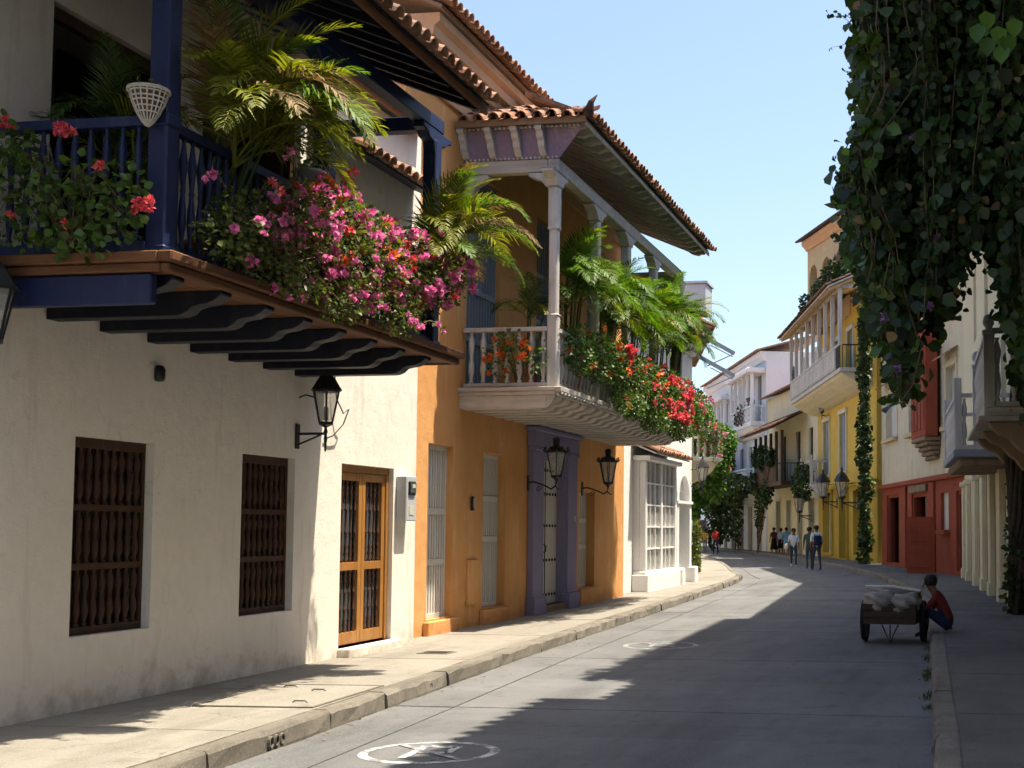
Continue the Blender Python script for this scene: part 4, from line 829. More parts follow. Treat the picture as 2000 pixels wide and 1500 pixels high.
# ---- yellow house
h4, L = facade('yellow_house', 'tall yellow house with white timber balcony and rooftop arcade', 'house', (-3.69, 56.5), (-8.02, 71.9))
G4 = [(11.4, 13.9, .25, 3.45), (7.05, 8.95, .02, 3.5), (2.45, 5.1, .28, 3.35)]; W4 = [(12.2, 14.1, 4.4, 7.35), (7.3, 9.1, 4.4, 7.35), (1.75, 3.45, 4.4, 7.2)]
U4 = [(2.0, 3.4, 8.7, 11.3), (5.6, 7.0, 8.7, 11.3), (9.2, 10.6, 8.7, 11.3), (12.8, 14.2, 8.7, 11.3)]
wall_mesh(1, 0, L, 3.70, 12.6, W4 + U4).build('wall', MT['yellow'], h4); wall_mesh(1, 0, L, -.2, 3.695, G4).build('shopfront_wall', MT['yellow2'], h4)
MB().box(-.05, L, .003, .2, 3.56, 3.78).build('string_course', MT['yellow2'], h4, bevel=.04)
for w in W4: simple_window(h4, w, -.05, MT['greypaint'], None, 2, 'window', None, MT['cream2'], proud=.08)
for w in U4: simple_window(h4, w, -.1, MT['greypaint'], None, 2, 'balcony_door', None, MT['slatwhite'])
for i, w in enumerate(G4):
    a, b, c, e = w; q = simple_window(h4, w, -.25, MT['slatwhite'] if i != 1 else MT['winwood'], MT['lampglass'] if i != 1 else MT['glass'], 2 if i != 1 else 1, 'shop_window' if i != 1 else 'doorway', None, MT['yellow2'], proud=.12)
    if i != 1: MB().box(a + .3, b - .3, -.46, -.42, c + .1, e - .4).build('display_panel', MT['shopwhite'], q)
b4 = MB().box(.7, 16.4, 0, 1.55, 8.55, 8.75).build('balcony', MT['whitewoodx'], h4, bevel=.02)
MB().prism([(0, 7.9), (.3, 7.95), (.7, 8.1), (1.1, 8.3), (1.35, 8.45), (1.45, 8.548), (0, 8.548)], 'x', .8, 16.3).build('cove', MT['cream2'], b4)
m = MB(); m.box(1.95, 16.4, 1.46, 1.54, 8.80, 9.75); m.build('board_parapet', MT['whitewoodx'], b4)
for k in range(24): MB().box(2.0 + k * .6, 2.52 + k * .6, 1.54, 1.565, 8.86, 9.68).build('panel', MT['whitewoodx'], b4)
MB().box(.75, 16.4, 1.42, 1.58, 9.752, 9.83).build('rail', MT['whitewood'], b4)
ir = MB().tube([(0, 0, 0), (0, 0, 1.0)], .02, 6).mesh('bar', MT['iron'])
for i in range(8): ob('bar', ir, b4, (.75, .08 + i * .19, 8.75))
for i in range(6): ob('bar', ir, b4, (.9 + i * .19, 1.5, 8.75))
MB().box(.72, .78, .02, 1.41, 9.75, 9.80).build('rail', MT['iron'], b4)
cl = MB().box(-.09, .09, -.09, .09, 0, 2.52).mesh('column', MT['whitewood'], bevel=.015)
for i in range(9): ob('column', cl, b4, (.85 + i * 1.93, 1.5, 9.832 if i else 9.832))
MB().box(.7, 16.4, 1.42, 1.58, 12.355, 12.52).build('head_beam', MT['whitewoodx'], b4); MB().box(.7, .86, 0, 1.41, 12.355, 12.52).build('head_beam', MT['whitewoodx'], b4)
for i in range(3, 8, 2):
    g_ = MB()
    for k in range(7):
        an = math.pi * (k + .5) / 7; c0 = .85 + (i + .5) * 1.93; g_.tube([(c0, 1.5, 9.83), (c0 + .7 * math.cos(an), 1.5, 9.83 + .8 * math.sin(an))], .02, 5)
    g_.tube([(.85 + (i + .5) * 1.93 + .7 * math.cos(math.pi * k / 12), 1.5, 9.83 + .8 * math.sin(math.pi * k / 12)) for k in range(13)], .02, 5); g_.build('fan_grille', MT['slatwhite'] if i < 7 else MT['iron'], b4)
rf = slope_box(1, .3, 17.0, (2.1, 12.3), (-.2, 13.35), .06).build('balcony_roof', MT['whitewoodx'], h4); tiles(rf, (.35, 2.18, 12.36), (16.9, 2.18, 12.36), (0, -2.3, 1.02), 6, rows_obj=1, mesh=TILED, spacing=.24)
for i in range(28): MB().beam((.6 + i * .59, .0, 13.16), (.6 + i * .59, 2.05, 12.22), .08, .1).build('rafter', MT['tanwall'], rf)
# rooftop arcade
ta, L2 = facade('rooftop_arcade', 'tan rooftop storey with round arches above the yellow house', 'storey', (-4.55, 60.6), (-8.2, 68.4), z=12.6)
AH = [(.7 + k * 2.1, 2.0 + k * 2.1) for k in range(4)]
m = MB(); z1, zs, r = 4.6, 2.55, .65; n = 12
zt = zs + r + .02
for a, b in zip([0] + [h[1] for h in AH], [h[0] for h in AH] + [L2]): m.add([(a, 0, -.4), (b, 0, -.4), (b, 0, zt), (a, 0, zt)], [(0, 1, 2, 3)])
m.add([(0, 0, zt), (L2, 0, zt), (L2, 0, z1), (0, 0, z1)], [(0, 1, 2, 3)])
for a, b in AH:
    c = (a + b) / 2; P = [(c + r * math.cos(math.pi * k / n), zs + r * math.sin(math.pi * k / n)) for k in range(n + 1)]
    for k in range(n): m.add([(P[k][0], 0, P[k][1]), (P[k][0], 0, zt), (P[k + 1][0], 0, zt), (P[k + 1][0], 0, P[k + 1][1])], [(0, 1, 2, 3)]); m.add([(P[k][0], 0, P[k][1]), (P[k][0], -.5, P[k][1]), (P[k + 1][0], -.5, P[k + 1][1]), (P[k + 1][0], 0, P[k + 1][1])], [(0, 1, 2, 3)])
    for x in (a, b): m.add([(x, 0, -.4), (x, -.5, -.4), (x, -.5, zs), (x, 0, zs)], [(0, 1, 2, 3)])
for x in (0, L2): m.add([(x, 0, -.4), (x, -4, -.4), (x, -4, z1), (x, 0, z1)], [(0, 1, 2, 3)])
m.add([(0, -2.5, -.4), (L2, -2.5, -.4), (L2, -2.5, z1), (0, -2.5, z1)], [(0, 1, 2, 3)]); m.add([(0, 0, z1), (L2, 0, z1), (L2, -4, z1), (0, -4, z1)], [(0, 1, 2, 3)])
m.build('wall', MT['tanwall'], ta, normals=False)
MB().prism([(.003, 4.1), (.1, 4.12), (.22, 4.3), (.34, 4.4), (.36, 4.6), (.003, 4.6)], 'x', 0, L2).build('cornice', MT['peach'], ta)
slope_box(1, -.2, L2 + .3, (.6, 4.6), (-4, 6.0), .1).build('roof', MT['tiledark'], ta)
for a, b in AH: MB().box(a, b, -.25, -.2, -.4, .6).build('parapet', MT['tanwall'], ta)
# ---- cream house with dark timber balcony
h5, L = facade('cream_house', 'cream house with a dark timber balcony under a mossy tiled roof', 'house', (-8.05, 72.0), (-13.0, 85.4))
D5 = [(1.0, 2.3, .0, 3.3), (3.9, 5.2, .0, 3.3), (7.0, 8.3, .0, 3.3), (10.0, 11.3, .0, 3.3)]; U5 = [(1.2, 2.3, 4.5, 7.4), (4.4, 5.6, 4.5, 7.4), (8.4, 9.6, 4.5, 7.4)]
wall_mesh(1, 0, L, -.2, 10.2, D5 + U5).build('wall', MT['cream2'], h5)
for w in D5: simple_window(h5, w, -.25, MT['winwood'], None, 2, 'door', None, MT['cream2'])
for w in U5: simple_window(h5, w, -.15, MT['bluedark'], None, 2, 'balcony_door')
b5 = MB().box(3.0, 11.2, 0, 1.5, 4.1, 4.35).build('balcony', MT['winwood'], h5); MB().box(4.3, 11.2, 1.42, 1.5, 4.36, 5.5).build('board_parapet', MT['winwood'], b5)
for k in range(13): MB().box(4.4 + k * .52, 4.86 + k * .52, 1.5, 1.53, 4.45, 5.4).build('panel', MT['winwood'], b5)
m2 = MB().box(-.08, .08, -.08, .08, 0, 3.0).mesh('column', MT['winwood'])
for i in range(6): ob('column', m2, b5, (3.1 + i * 1.6, 1.42, 4.352))
for i in range(7): ob('bar', ir, b5, (3.05, .1 + i * .2, 4.36))
MB().box(3.0, 4.3, 1.38, 1.46, 5.36, 5.44).build('rail', MT['iron'], b5); MB().box(3.02, 3.08, .02, 1.37, 5.36, 5.42).build('rail', MT['iron'], b5)
rf = slope_box(1, 2.4, 11.9, (2.2, 7.35), (0.0, 8.5), .08).build('balcony_roof', MT['winwood'], h5); tiles(rf, (2.4, 2.28, 7.44), (11.9, 2.28, 7.44), (0, -2.3, 1.15), 6, rows_obj=1, mesh=TILED, spacing=.26)
slope_box(1, 0, L, (.5, 10.2), (-4, 11.6), .1).build('roof', MT['tile'], h5)
sb, Ls = facade('small_white_balcony', 'small white balustered balcony with plants between the yellow and cream houses', 'balcony', (-7.2, 69.0), (-8.2, 72.55), z=3.95)
MB().box(0, Ls, 0, .95, 0, .14).build('deck', MT['shopwhite'], sb, bevel=.02); MB().prism([(0, -.55), (.3, -.5), (.6, -.3), (.8, -.1), (.85, -.002), (0, -.002)], 'x', .1, Ls - .1).build('cove', MT['shopwhite'], sb)
railing(sb, [(.06, .02), (.06, .88), (Ls - .06, .88), (Ls - .06, .02)], .14, 1.25, baluster_mesh('baluster', 1.1, 1.5, MT['whitewood']), MT['whitewood'], .3, .1, .1)
for s in (.06, Ls - .06): ob('newel', nme, sb, (s, .88, .14), sc=(1, 1, 1))
# ---- far white house
h6, L = facade('far_white_house', 'tall white house with long white columned balconies far up the street', 'house', (-13.1, 85.6), (-21.5, 107.5))
D6 = [(1.5 + 3.2 * k, 2.8 + 3.2 * k, 0, 3.1) for k in range(6)]; U6 = [(1.5 + 3.2 * k, 2.8 + 3.2 * k, 9.0, 12.2) for k in range(6)] + [(1.5 + 3.2 * k, 2.8 + 3.2 * k, 4.8, 7.4) for k in range(6)]
wall_mesh(1, 0, L, -.2, 13.6, D6 + U6).build('wall', MT['bluewhite'], h6)
for w in D6: simple_window(h6, w, -.2, MT['redwall'], None, 2, 'door', None, MT['cream2'])
for w in U6: simple_window(h6, w, -.15, MT['greypaint'], None, 2, 'window')
for s0, s1, zf, hh in ((.4, 8.2, 8.75, 3.4), (10.5, 19, 8.3, 3.0), (2, 15, 4.5, 0)):
    b6 = MB().box(s0, s1, 0, 1.0, zf - .2, zf).build('balcony', MT['shopwhite'], h6); MB().prism([(0, zf - .9), (.3, zf - .85), (.7, zf - .5), (.9, zf - .202), (0, zf - .202)], 'x', s0 + .1, s1 - .1).build('cove', MT['shopwhite'], b6)
    railing(b6, [(s0 + .06, .02), (s0 + .06, .94), (s1 - .06, .94)], zf, 1.15, baluster_mesh('baluster', 1.0, 1.5, MT['shopwhite'], 6), MT['shopwhite'], .35, .1, .1)
    if hh:
        c6 = MB().box(-.1, .1, -.1, .1, 0, hh).mesh('column', MT['shopwhite'])
        for k in range(int((s1 - s0) / 1.5) + 1): ob('column', c6, b6, (s0 + .1 + k * 1.5, .9, zf))
        MB().box(s0 - .2, s1 + .2, 0, 1.3, zf + hh, zf + hh + .35).build('canopy', MT['shopwhite'], b6, bevel=.06)
MB().prism([(.003, 12.9), (.15, 12.95), (.3, 13.2), (.45, 13.3), (.45, 13.6), (.003, 13.6)], 'x', 0, L).build('cornice', MT['shopwhite'], h6)
rf = slope_box(1, -.2, L, (.7, 13.6), (-5, 15.2), .1).build('roof', MT['tile'], h6)
# lanterns along the right side
un = lambda a, b: math.atan2(b[1] - a[1], b[0] - a[0]) + R(90)
ry = un((-3.69, 56.5), (-8.02, 71.9))
def on_yellow(s, d, z): u = Vector((-4.33, 15.4)).normalized(); n = Vector((-u.y, u.x)); p = Vector((-3.69, 56.5)) + u * s + n * d; return (p.x, p.y, z)
lantern('wall_lantern', 'big black lantern on the yellow shopfront left of its narrow doorway', on_yellow(10.0, .75, 3.35), ry, .7, 2.0)
lantern('wall_lantern', 'big black lantern on the yellow shopfront beside the climbing creeper', on_yellow(4.6, .75, 3.2), ry, .7, 2.0)
lantern('wall_lantern', 'big black lantern on the corner where the cream and yellow houses meet', (-9.2, 72.6, 2.7), ry, .7, 2.0)
lantern('wall_lantern', 'small black lantern high on the yellow wall under the white balcony', on_yellow(12.4, .4, 7.95), ry, .38, 1.2)
# ================================================================== plants
import numpy as np
rng = np.random.default_rng(11)
LEAF_V = np.array([(0, 0, 0), (.42, .30, .10), (.34, .68, .07), (0, 1, -.08), (-.34, .68, .07), (-.42, .30, .10), (0, .33, 0), (0, .68, -.02)], float)
LEAF_F = [(0, 1, 6), (1, 2, 7, 6), (2, 3, 7), (0, 6, 5), (6, 7, 4, 5), (7, 3, 4)]
RH_V = np.array([(0, 0, 0), (.36, .5, .07), (0, 1, 0), (-.36, .5, .07)], float); RH_F = [(0, 1, 2), (0, 2, 3)]
def frames(dirs, ups):
    y = dirs / np.linalg.norm(dirs, axis=1)[:, None]; x = np.cross(y, ups); x /= np.linalg.norm(x, axis=1)[:, None] + 1e-9; return np.stack([x, y, np.cross(x, y)], 2)
def cloud(name, mat, P, D, U, S, V=RH_V, F=RH_F):
    """one mesh of many leaves: positions, growing directions, facing vectors, lengths"""
    n = len(P); M = frames(D, U); W = np.einsum('nij,kj->nki', M, V) * S[:, None, None] + P[:, None, :]
    me = bpy.data.meshes.new(name); k = len(V); me.vertices.add(n * k); me.vertices.foreach_set('co', W.reshape(-1))
    ls = np.array([len(f) for f in F]); idx = np.concatenate([np.array(f) for f in F]); T = int(ls.sum())
    me.loops.add(n * T); me.loops.foreach_set('vertex_index', (np.arange(n)[:, None] * k + idx[None]).reshape(-1).astype(np.int32))
    st = np.concatenate([[0], np.cumsum(ls)[:-1]]); me.polygons.add(n * len(F))
    me.polygons.foreach_set('loop_start', (np.arange(n)[:, None] * T + st[None]).reshape(-1).astype(np.int32))
    me.materials.append(mat); me.update(calc_edges=True); me.validate(); return me
def rdir(n, z=0.0, k=1.0): d = rng.normal(size=(n, 3)) * k; d[:, 2] += z; return d
def in_blobs(blobs, n, shell=.35):
    """points in ellipsoids (centre, radii), denser towards the outside"""
    vol = np.array([b[1][0] * b[1][1] + b[1][1] * b[1][2] + b[1][0] * b[1][2] for b in blobs]); pick = rng.choice(len(blobs), n, p=vol / vol.sum())
    d = rng.normal(size=(n, 3)); d /= np.linalg.norm(d, axis=1)[:, None]; r = 1 - np.abs(rng.normal(size=n)) * shell; r = np.clip(r, .05, 1.15)
    c = np.array([b[0] for b in blobs])[pick]; q = np.array([b[1] for b in blobs])[pick]; return c + d * r[:, None] * q, d
def flower_mesh(mat, n=16, r=.055, s=.056):
    d = rng.normal(size=(n, 3)); d /= np.linalg.norm(d, axis=1)[:, None]; P = d * .004
    return cloud('flower_cluster', mat, P, d + rng.normal(size=(n, 3)) * .5, rdir(n), s * rng.uniform(.7, 1.2, n), np.array([(0, 0, 0), (.45, .5, .12), (0, 1, -.05), (-.45, .5, .12)]), RH_F)
FLOW = {k: [flower_mesh(MT[k]) for _ in range(4)] for k in ('magenta', 'redfl', 'orangefl', 'mauve')}
def flowers(parent, base_, key, P, s0=.8, s1=1.4, name='flower_cluster'):
    for p in P: ob(name, random.choice(FLOW[key]), parent, tuple(np.array(p) - base_), (random.uniform(0, 6), random.uniform(0, 6), random.uniform(0, 6)), random.uniform(s0, s1))
def bush(name, label, cat, basep, blobs, nleaf, size, mat, fl=(), stems=24, droop=0.0, bigleaf=False, group=None, sr=.006, shell=.35, fixed=(), arch=()):
    t = thing(name, label, cat, basep, 0, group); B = np.array(basep); P, d = in_blobs(blobs, nleaf, shell)
    me = cloud('foliage', mat, P - B, d + rng.normal(size=(nleaf, 3)) * .7 + np.array([0, 0, -droop]), d * .6 + rdir(nleaf, .6, .5), size * rng.uniform(.6, 1.3, nleaf), LEAF_V if bigleaf else RH_V, LEAF_F if bigleaf else RH_F)
    ob('foliage', me, t, kind='stuff')
    m = MB()
    for _ in range(stems):
        q, _d = in_blobs([random.choice(blobs)], 1, .2); q = Vector(q[0] - B); m0 = q * .5 + Vector((random.uniform(-.1, .1), random.uniform(-.1, .1), .25 + random.uniform(0, .2))); m.tube([(random.uniform(-.05, .05), random.uniform(-.05, .05), 0), m0 * .6, m0, q], [sr * 1.6, sr * 1.3, sr, sr * .4], 4)
    if stems: m.build('stems', MT['stem'], t, kind='stuff')
    for key, n, bl, sh in fl:
        P, _ = in_blobs(bl or blobs, n, sh); flowers(t, B, key, P)
    am, ap = MB(), []
    for key, n_ in arch:
        for _ in range(n_):
            q, dd = in_blobs(blobs, 1, .1); q = Vector(q[0] - B); dd = Vector(dd[0]); dd.x = abs(dd.x) * .6; dd.z = abs(dd.z) * .7 + .25; L_ = random.uniform(.22, .5); pts_ = []
            for j in range(7): pts_.append(q.copy()); q = q + dd.normalized() * L_ / 6; dd.z -= .28
            am.tube(pts_, [sr * (1 - .12 * j) for j in range(7)], 4); ap += pts_[1:]; flowers(t, np.zeros(3), key, pts_[4:7:2], .55, .95)
    if ap:
        am.build('arching_twigs', MT['stem'], t, kind='stuff'); ap = np.repeat(np.array([tuple(p) for p in ap]), 2, 0); k_ = len(ap); ob('twig_leaves', cloud('twig_leaves', mat, ap, rdir(k_, -.2), rdir(k_, .5), size * rng.uniform(.7, 1.3, k_)), t, kind='stuff')
    for key, pts, s in fixed: flowers(t, B, key, pts, s * .85, s * 1.15)
    return t
# ---- palms: every frond is a part
def frond_mesh(mat, L=1.0, a0=70, a1=-45, nl=30, ll=.30, w=.020, hang=.35, seed=0):
    r = random.Random(seed); m = MB(); pts = []; p = Vector((0, 0, 0)); N_ = 14
    for i in range(N_ + 1):
        t = i / N_; a = R(a0 + (a1 - a0) * t ** 1.15); pts.append(p.copy()); p += Vector((math.cos(a), r.uniform(-.03, .03), math.sin(a))) * (L / N_)
    m.tube(pts, [.011 * (1 - .85 * i / N_) for i in range(N_ + 1)], 5)
    for i in range(nl):
        t = .16 + .84 * (i + .5) / nl; f = t * N_; k = min(int(f), N_ - 1); b = pts[k].lerp(pts[k + 1], f - k); tan = (pts[k + 1] - pts[k]).normalized()
        for s in (-1, 1):
            if r.random() < .06: continue
            l = ll * (math.sin(math.pi * min(1, .18 + .82 * t) ** .8) * .85 + .18) * r.uniform(.85, 1.1); side = Vector((0, s, 0)); up = tan.cross(side) * s; up = up if up.z > 0 else -up
            d = (side * r.uniform(.75, .95) + tan * (.55 + .5 * t) + up * r.uniform(.05, .4)).normalized(); q1 = b + d * l * .5; d2 = (d + Vector((0, 0, -hang * r.uniform(.7, 1.6)))).normalized(); q2 = q1 + d2 * l * .5
            wv = d.cross(up).normalized() * w * .5
            m.add([tuple(b - wv * .5), tuple(b + wv * .5), tuple(q1 + wv), tuple(q1 - wv), tuple(q2)], [(0, 1, 2, 3), (3, 2, 4)])
    return m.mesh('frond', mat, normals=False)
FR = {k: [frond_mesh(MT[k], 1.0, a0, a1, 34, .32, .0165, hg, j) for j, (a0, a1, hg) in enumerate(((78, -20, .3), (68, -55, .4), (55, -75, .5), (82, 10, .25), (40, -60, .6)))] for k in ('palm', 'palmgreen', 'palmdark', 'palmdry')}
def palm(name, label, loc, n, L0, L1, mats, h=.5, az=(0, 360), lean=0, group='potted palms on the balconies', pot=True, types=None):
    t = thing(name, label, 'palm', loc, 0, group); 
    if pot: MB().lathe([(.12, 0), (.16, .03), (.19, .26), (.215, .27), (.215, .31), (.18, .31), (.17, .27)], 14).build('pot', MT['terracotta'], t, smooth=True)
    m = MB(); cs = []
    for k in range(max(3, n // 4)):
        a = random.uniform(0, 6.28); rr = random.uniform(.02, .1); top = Vector((lean + rr * 2.4 * math.cos(a), rr * 2.4 * math.sin(a), h * random.uniform(.75, 1.15))); cs.append(top); m.tube([(rr * math.cos(a), rr * math.sin(a), .2), tuple(top)], [.022, .014], 6)
    m.build('canes', MT['bushleaf'], t)
    for i in range(n):
        key = random.choice(mats); q = ob('frond', FR[key][random.choice(types) if types else random.randrange(5)], t, tuple(random.choice(cs)), (random.uniform(-.25, .25), random.uniform(-.2, .25), R(random.uniform(*az))), random.uniform(L0, L1))
    return t
G1 = ['palm'] * 7 + ['palmgreen', 'palmdry']
palm('areca_palm', 'big yellow-green palm spilling over the navy balcony beside the near post', (-6.2, 9.75, 3.76), 46, .95, 1.5, G1, 1.15, (-80, 80), lean=.28); 
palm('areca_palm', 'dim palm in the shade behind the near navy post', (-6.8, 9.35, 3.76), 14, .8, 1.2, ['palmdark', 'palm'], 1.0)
palm('areca_palm', 'yellowing palm at the far end of the navy balcony before the orange wall', (-6.12, 13.3, 3.76), 30, .85, 1.3, G1 + ['palmgreen'] * 2, 1.0, (-70, 110), lean=.3)
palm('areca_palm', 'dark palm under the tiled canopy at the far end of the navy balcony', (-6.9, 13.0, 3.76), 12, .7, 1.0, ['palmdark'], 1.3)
G2 = ['palmgreen'] * 6 + ['palm'] * 2 + ['palmdark']
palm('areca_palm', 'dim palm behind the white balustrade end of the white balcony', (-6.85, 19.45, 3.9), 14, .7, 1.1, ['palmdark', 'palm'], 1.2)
for i, (x, y, h, n, lb) in enumerate(((-6.55, 20.3, 1.5, 26, 'bright green palm next to the near column of the white balcony'), (-6.6, 22.1, 1.3, 22, 'bright green palm second from the near end of the white balcony'), (-6.55, 24.2, 1.35, 24, 'bright green palm in the middle of the white balcony'), (-6.5, 26.0, 1.6, 24, 'bright green palm near the far columns of the white balcony'), (-6.45, 27.4, 1.75, 30, 'bright green palm at the far end of the white balcony against the sky'))):
    palm('areca_palm', lb, (x + .15, y, 3.9), n + 12, .95, 1.45, G2, h + .25, (-95, 95), lean=.1)
# ---- bougainvillea over the navy rail
bl = [((-5.72, 9.5, 4.15), (.22, .5, .3)), ((-5.62, 10.2, 4.35), (.30, .5, .38)), ((-5.66, 10.9, 4.45), (.30, .5, .42)), ((-5.64, 11.6, 4.32), (.30, .5, .48)), ((-5.64, 12.3, 4.38), (.30, .5, .48)), ((-5.64, 12.95, 4.42), (.28, .45, .42)), ((-5.6, 13.4, 4.5), (.28, .3, .3)), ((-5.6, 11.2, 3.95), (.18, .5, .22)), ((-5.6, 12.1, 3.88), (.18, .5, .25))]
bush('bougainvillea', 'magenta bougainvillea pouring over the navy balcony rail', 'bougainvillea', (-5.95, 11.4, 3.76), bl, 6500, .05, MT['bougleaf'], [('magenta', 205, bl[1:8], .12), ('redfl', 26, bl[1:6], .2), ('orangefl', 18, bl[2:6], .3)], 60, .2, arch=[('magenta', 34), ('redfl', 4)], fixed=[('orangefl', [(-5.7, 10.55 + .12 * k, 4.75 + .05 * (k % 3)) for k in range(5)], 1.5), ('redfl', [(-5.75, 11.2, 5.05), (-5.72, 11.28, 5.1), (-5.74, 11.25, 4.98)], 1.3)])
bl0 = [((-5.72, 9.3, 3.98), (.2, .45, .22)), ((-5.65, 10.1, 3.82), (.2, .6, .16)), ((-5.62, 10.9, 3.72), (.16, .4, .14))]
bush('dry_creeper', 'straggling creeper with pale leaves on the brown ledge beside the near post', 'creeper', (-5.85, 9.6, 3.78), bl0, 1200, .05, MT['bougleaf'], [('magenta', 8, bl0, .2)], 40, .3, sr=.005)
# geraniums on the near end
bl1 = [((-6.95, 8.5, 4.15), (.3, .22, .4)), ((-6.5, 8.48, 4.2), (.35, .2, .28)), ((-6.1, 8.48, 4.15), (.2, .15, .3)), ((-7.1, 8.45, 4.55), (.25, .2, .25)), ((-6.4, 8.5, 3.9), (.5, .18, .2))]
bush('geranium', 'leafy geranium with red flower heads on the near end of the navy balcony', 'geranium', (-6.6, 8.62, 3.76), bl1, 760, .07, MT['bushleaf'], (), 30, .1, True, sr=.005, fixed=[('redfl', [(-6.58 + .06 * (k % 3), 8.40, 4.62 + .05 * (k // 3)) for k in range(5)], 0.75), ('redfl', [(-7.08 + .06 * (k % 3), 8.40, 4.70 + .05 * (k // 3)) for k in range(5)], 0.75), ('redfl', [(-5.92 + .06 * (k % 3), 8.38, 4.02 + .06 * (k // 3)) for k in range(6)], 0.75), ('redfl', [(-6.45, 8.35, 3.92), (-6.2, 8.36, 4.34), (-6.9, 8.35, 4.0)], .8)])
t = thing('wall_basket', 'white wicker half-cone basket hung on the near navy post', 'basket', (-5.98, 8.58, 4.90))
MB().lathe([(.01, -.20), (.035, -.17), (.07, -.11), (.105, -.03), (.125, .04), (.14, .05), (.135, .065), (.11, .06), (.09, -.02)], 16).build('liner', MT['stem'], t, smooth=True)
CP = [(.012, -.205), (.042, -.17), (.078, -.11), (.113, -.03), (.133, .04), (.148, .055)]
for k in range(18): c_, s_ = math.cos(k * math.pi / 9), math.sin(k * math.pi / 9); MB().tube([(r_ * c_, r_ * s_, z_) for r_, z_ in CP], .006, 5).build('rib', MT['wicker'], t)
for r_, z_ in CP[1:] + [(.094, -.07), (.124, .0), (.145, .07)]: MB().tube([(r_ * math.cos(k * math.pi / 12), r_ * math.sin(k * math.pi / 12), z_) for k in range(25)], .0065, 5).build('hoop', MT['wicker'], t)
m = MB(); P = rng.normal(size=(40, 3)) * [.05, .05, .03] + [0, 0, .06]; ob('dry_foliage', cloud('dry_foliage', MT['palmdry'], P, rdir(40, .8), rdir(40), .07 * rng.uniform(.5, 1.2, 40)), t, kind='stuff')
t = thing('glazed_pot', 'grey-blue pot on the navy rail beside the middle post', 'flower pot', (-5.92, 10.85, 4.82)); MB().lathe([(.08, 0), (.10, .02), (.15, .14), (.155, .16), (.13, .16), (.12, .1)], 14).build('pot', MT['greypaint'], t, smooth=True); P = rng.normal(size=(60, 3)) * [.08, .08, .06] + [0, 0, .2]; ob('foliage', cloud('foliage', MT['bougleaf'], P, rdir(60, .6), rdir(60), .06 * rng.uniform(.6, 1.2, 60)), t, kind='stuff')
# ---- red bougainvillea over the white balustrade
bl = [((-6.05, 19.7, 4.55), (.26, .55, .42)), ((-5.95, 20.7, 4.55), (.34, .7, .45)), ((-5.85, 21.9, 4.4), (.34, .8, .52)), ((-5.80, 23.2, 4.3), (.36, .8, .58)), ((-5.78, 24.5, 4.3), (.36, .8, .60)), ((-5.80, 25.8, 4.3), (.36, .8, .58)), ((-5.85, 27.0, 4.3), (.36, .8, .52)), ((-5.95, 28.1, 4.3), (.40, .6, .5)), ((-5.70, 23.4, 3.75), (.26, .6, .26)), ((-5.70, 21.6, 3.85), (.25, .6, .25)), ((-5.70, 25.6, 3.75), (.26, .6, .26))]
bush('bougainvillea', 'red and orange bougainvillea smothering the white balustrade', 'bougainvillea', (-6.0, 24.0, 3.9), bl, 13000, .065, MT['bushleaf'], [('redfl', 90, bl[2:8], .15), ('orangefl', 40, bl[:7], .15), ('magenta', 36, bl[5:8], .15)], 60, .25, arch=[('redfl', 22), ('orangefl', 8), ('magenta', 6)], fixed=[('redfl', [(-5.45, 24.7 + random.uniform(-1.1, 1.1), 4.25 + random.uniform(-.45, .4)) for k in range(40)], 1.25), ('redfl', [(-5.6 + random.uniform(-.05, .05), 21.2 + random.uniform(-.1, .1), 4.72 + random.uniform(-.1, .1)) for k in range(6)], 1.5)])
bl2 = [((-7.0, 18.72, 4.3), (.35, .12, .3)), ((-6.45, 18.75, 4.35), (.2, .12, .3)), ((-6.9, 18.78, 4.6), (.3, .15, .2))]
bush('flowering_creeper', 'thin creeper with orange flowers threaded through the white balusters', 'creeper', (-6.8, 19.1, 3.86), bl2, 260, .07, MT['bushleaf'], [('orangefl', 16, bl2, .3)], 16, .1)
for i, (s, lb) in enumerate(((38.8, 'pink flowers on the small balcony past the corner'),)):
    bl3 = [((-7.7, 38.6, 4.7), (.4, .5, .35)), ((-7.75, 39.5, 4.5), (.45, .7, .5)), ((-7.5, 38.8, 4.1), (.2, .5, .4))]; bush('flowering_creeper', lb, 'creeper', (-7.8, 39.0, 3.9), bl3, 1800, .08, MT['bushleaf'], [('magenta', 40, bl3, .15), ('redfl', 14, bl3, .15)], 16, .2)
# ---- green tree on the left bend
tr = thing('street_tree', 'bright green leafy tree on the left pavement at the bend', 'tree', (-9.3, 44.6, .15))
m = MB(); m.tube([(0, 0, -.1), (.05, .02, .8), (-.03, .05, 1.7), (.1, .0, 2.7)], [.12, .09, .075, .06], 9)
for a in range(7): c, s = math.cos(a * .9), math.sin(a * .9); m.tube([(.1, 0, 2.5 + .1 * a), (.1 + .5 * c, .5 * s, 3.2 + .15 * a), (.1 + .9 * c, .9 * s, 3.6 + .25 * a)], [.045, .03, .012], 6)
m.build('trunk', MT['stem'], tr, smooth=True); bl = [((.3, 0, 3.0), (.65, .8, .6)), ((.6, -.2, 3.9), (.65, .8, .7)), ((.3, .2, 4.8), (.75, .9, .7)), ((1.0, -.1, 4.6), (.4, .6, .6)), ((-.1, -.3, 2.5), (.45, .5, .6)), ((.1, 0, 5.6), (.5, .6, .35))]
P, d = in_blobs(bl, 5200, .3); ob('crown', cloud('crown', MT['treeleaf'], P, d * .5 + rdir(5200, -.7, .6), d + rdir(5200, .5, .4), .15 * rng.uniform(.6, 1.3, 5200), LEAF_V, LEAF_F), tr)
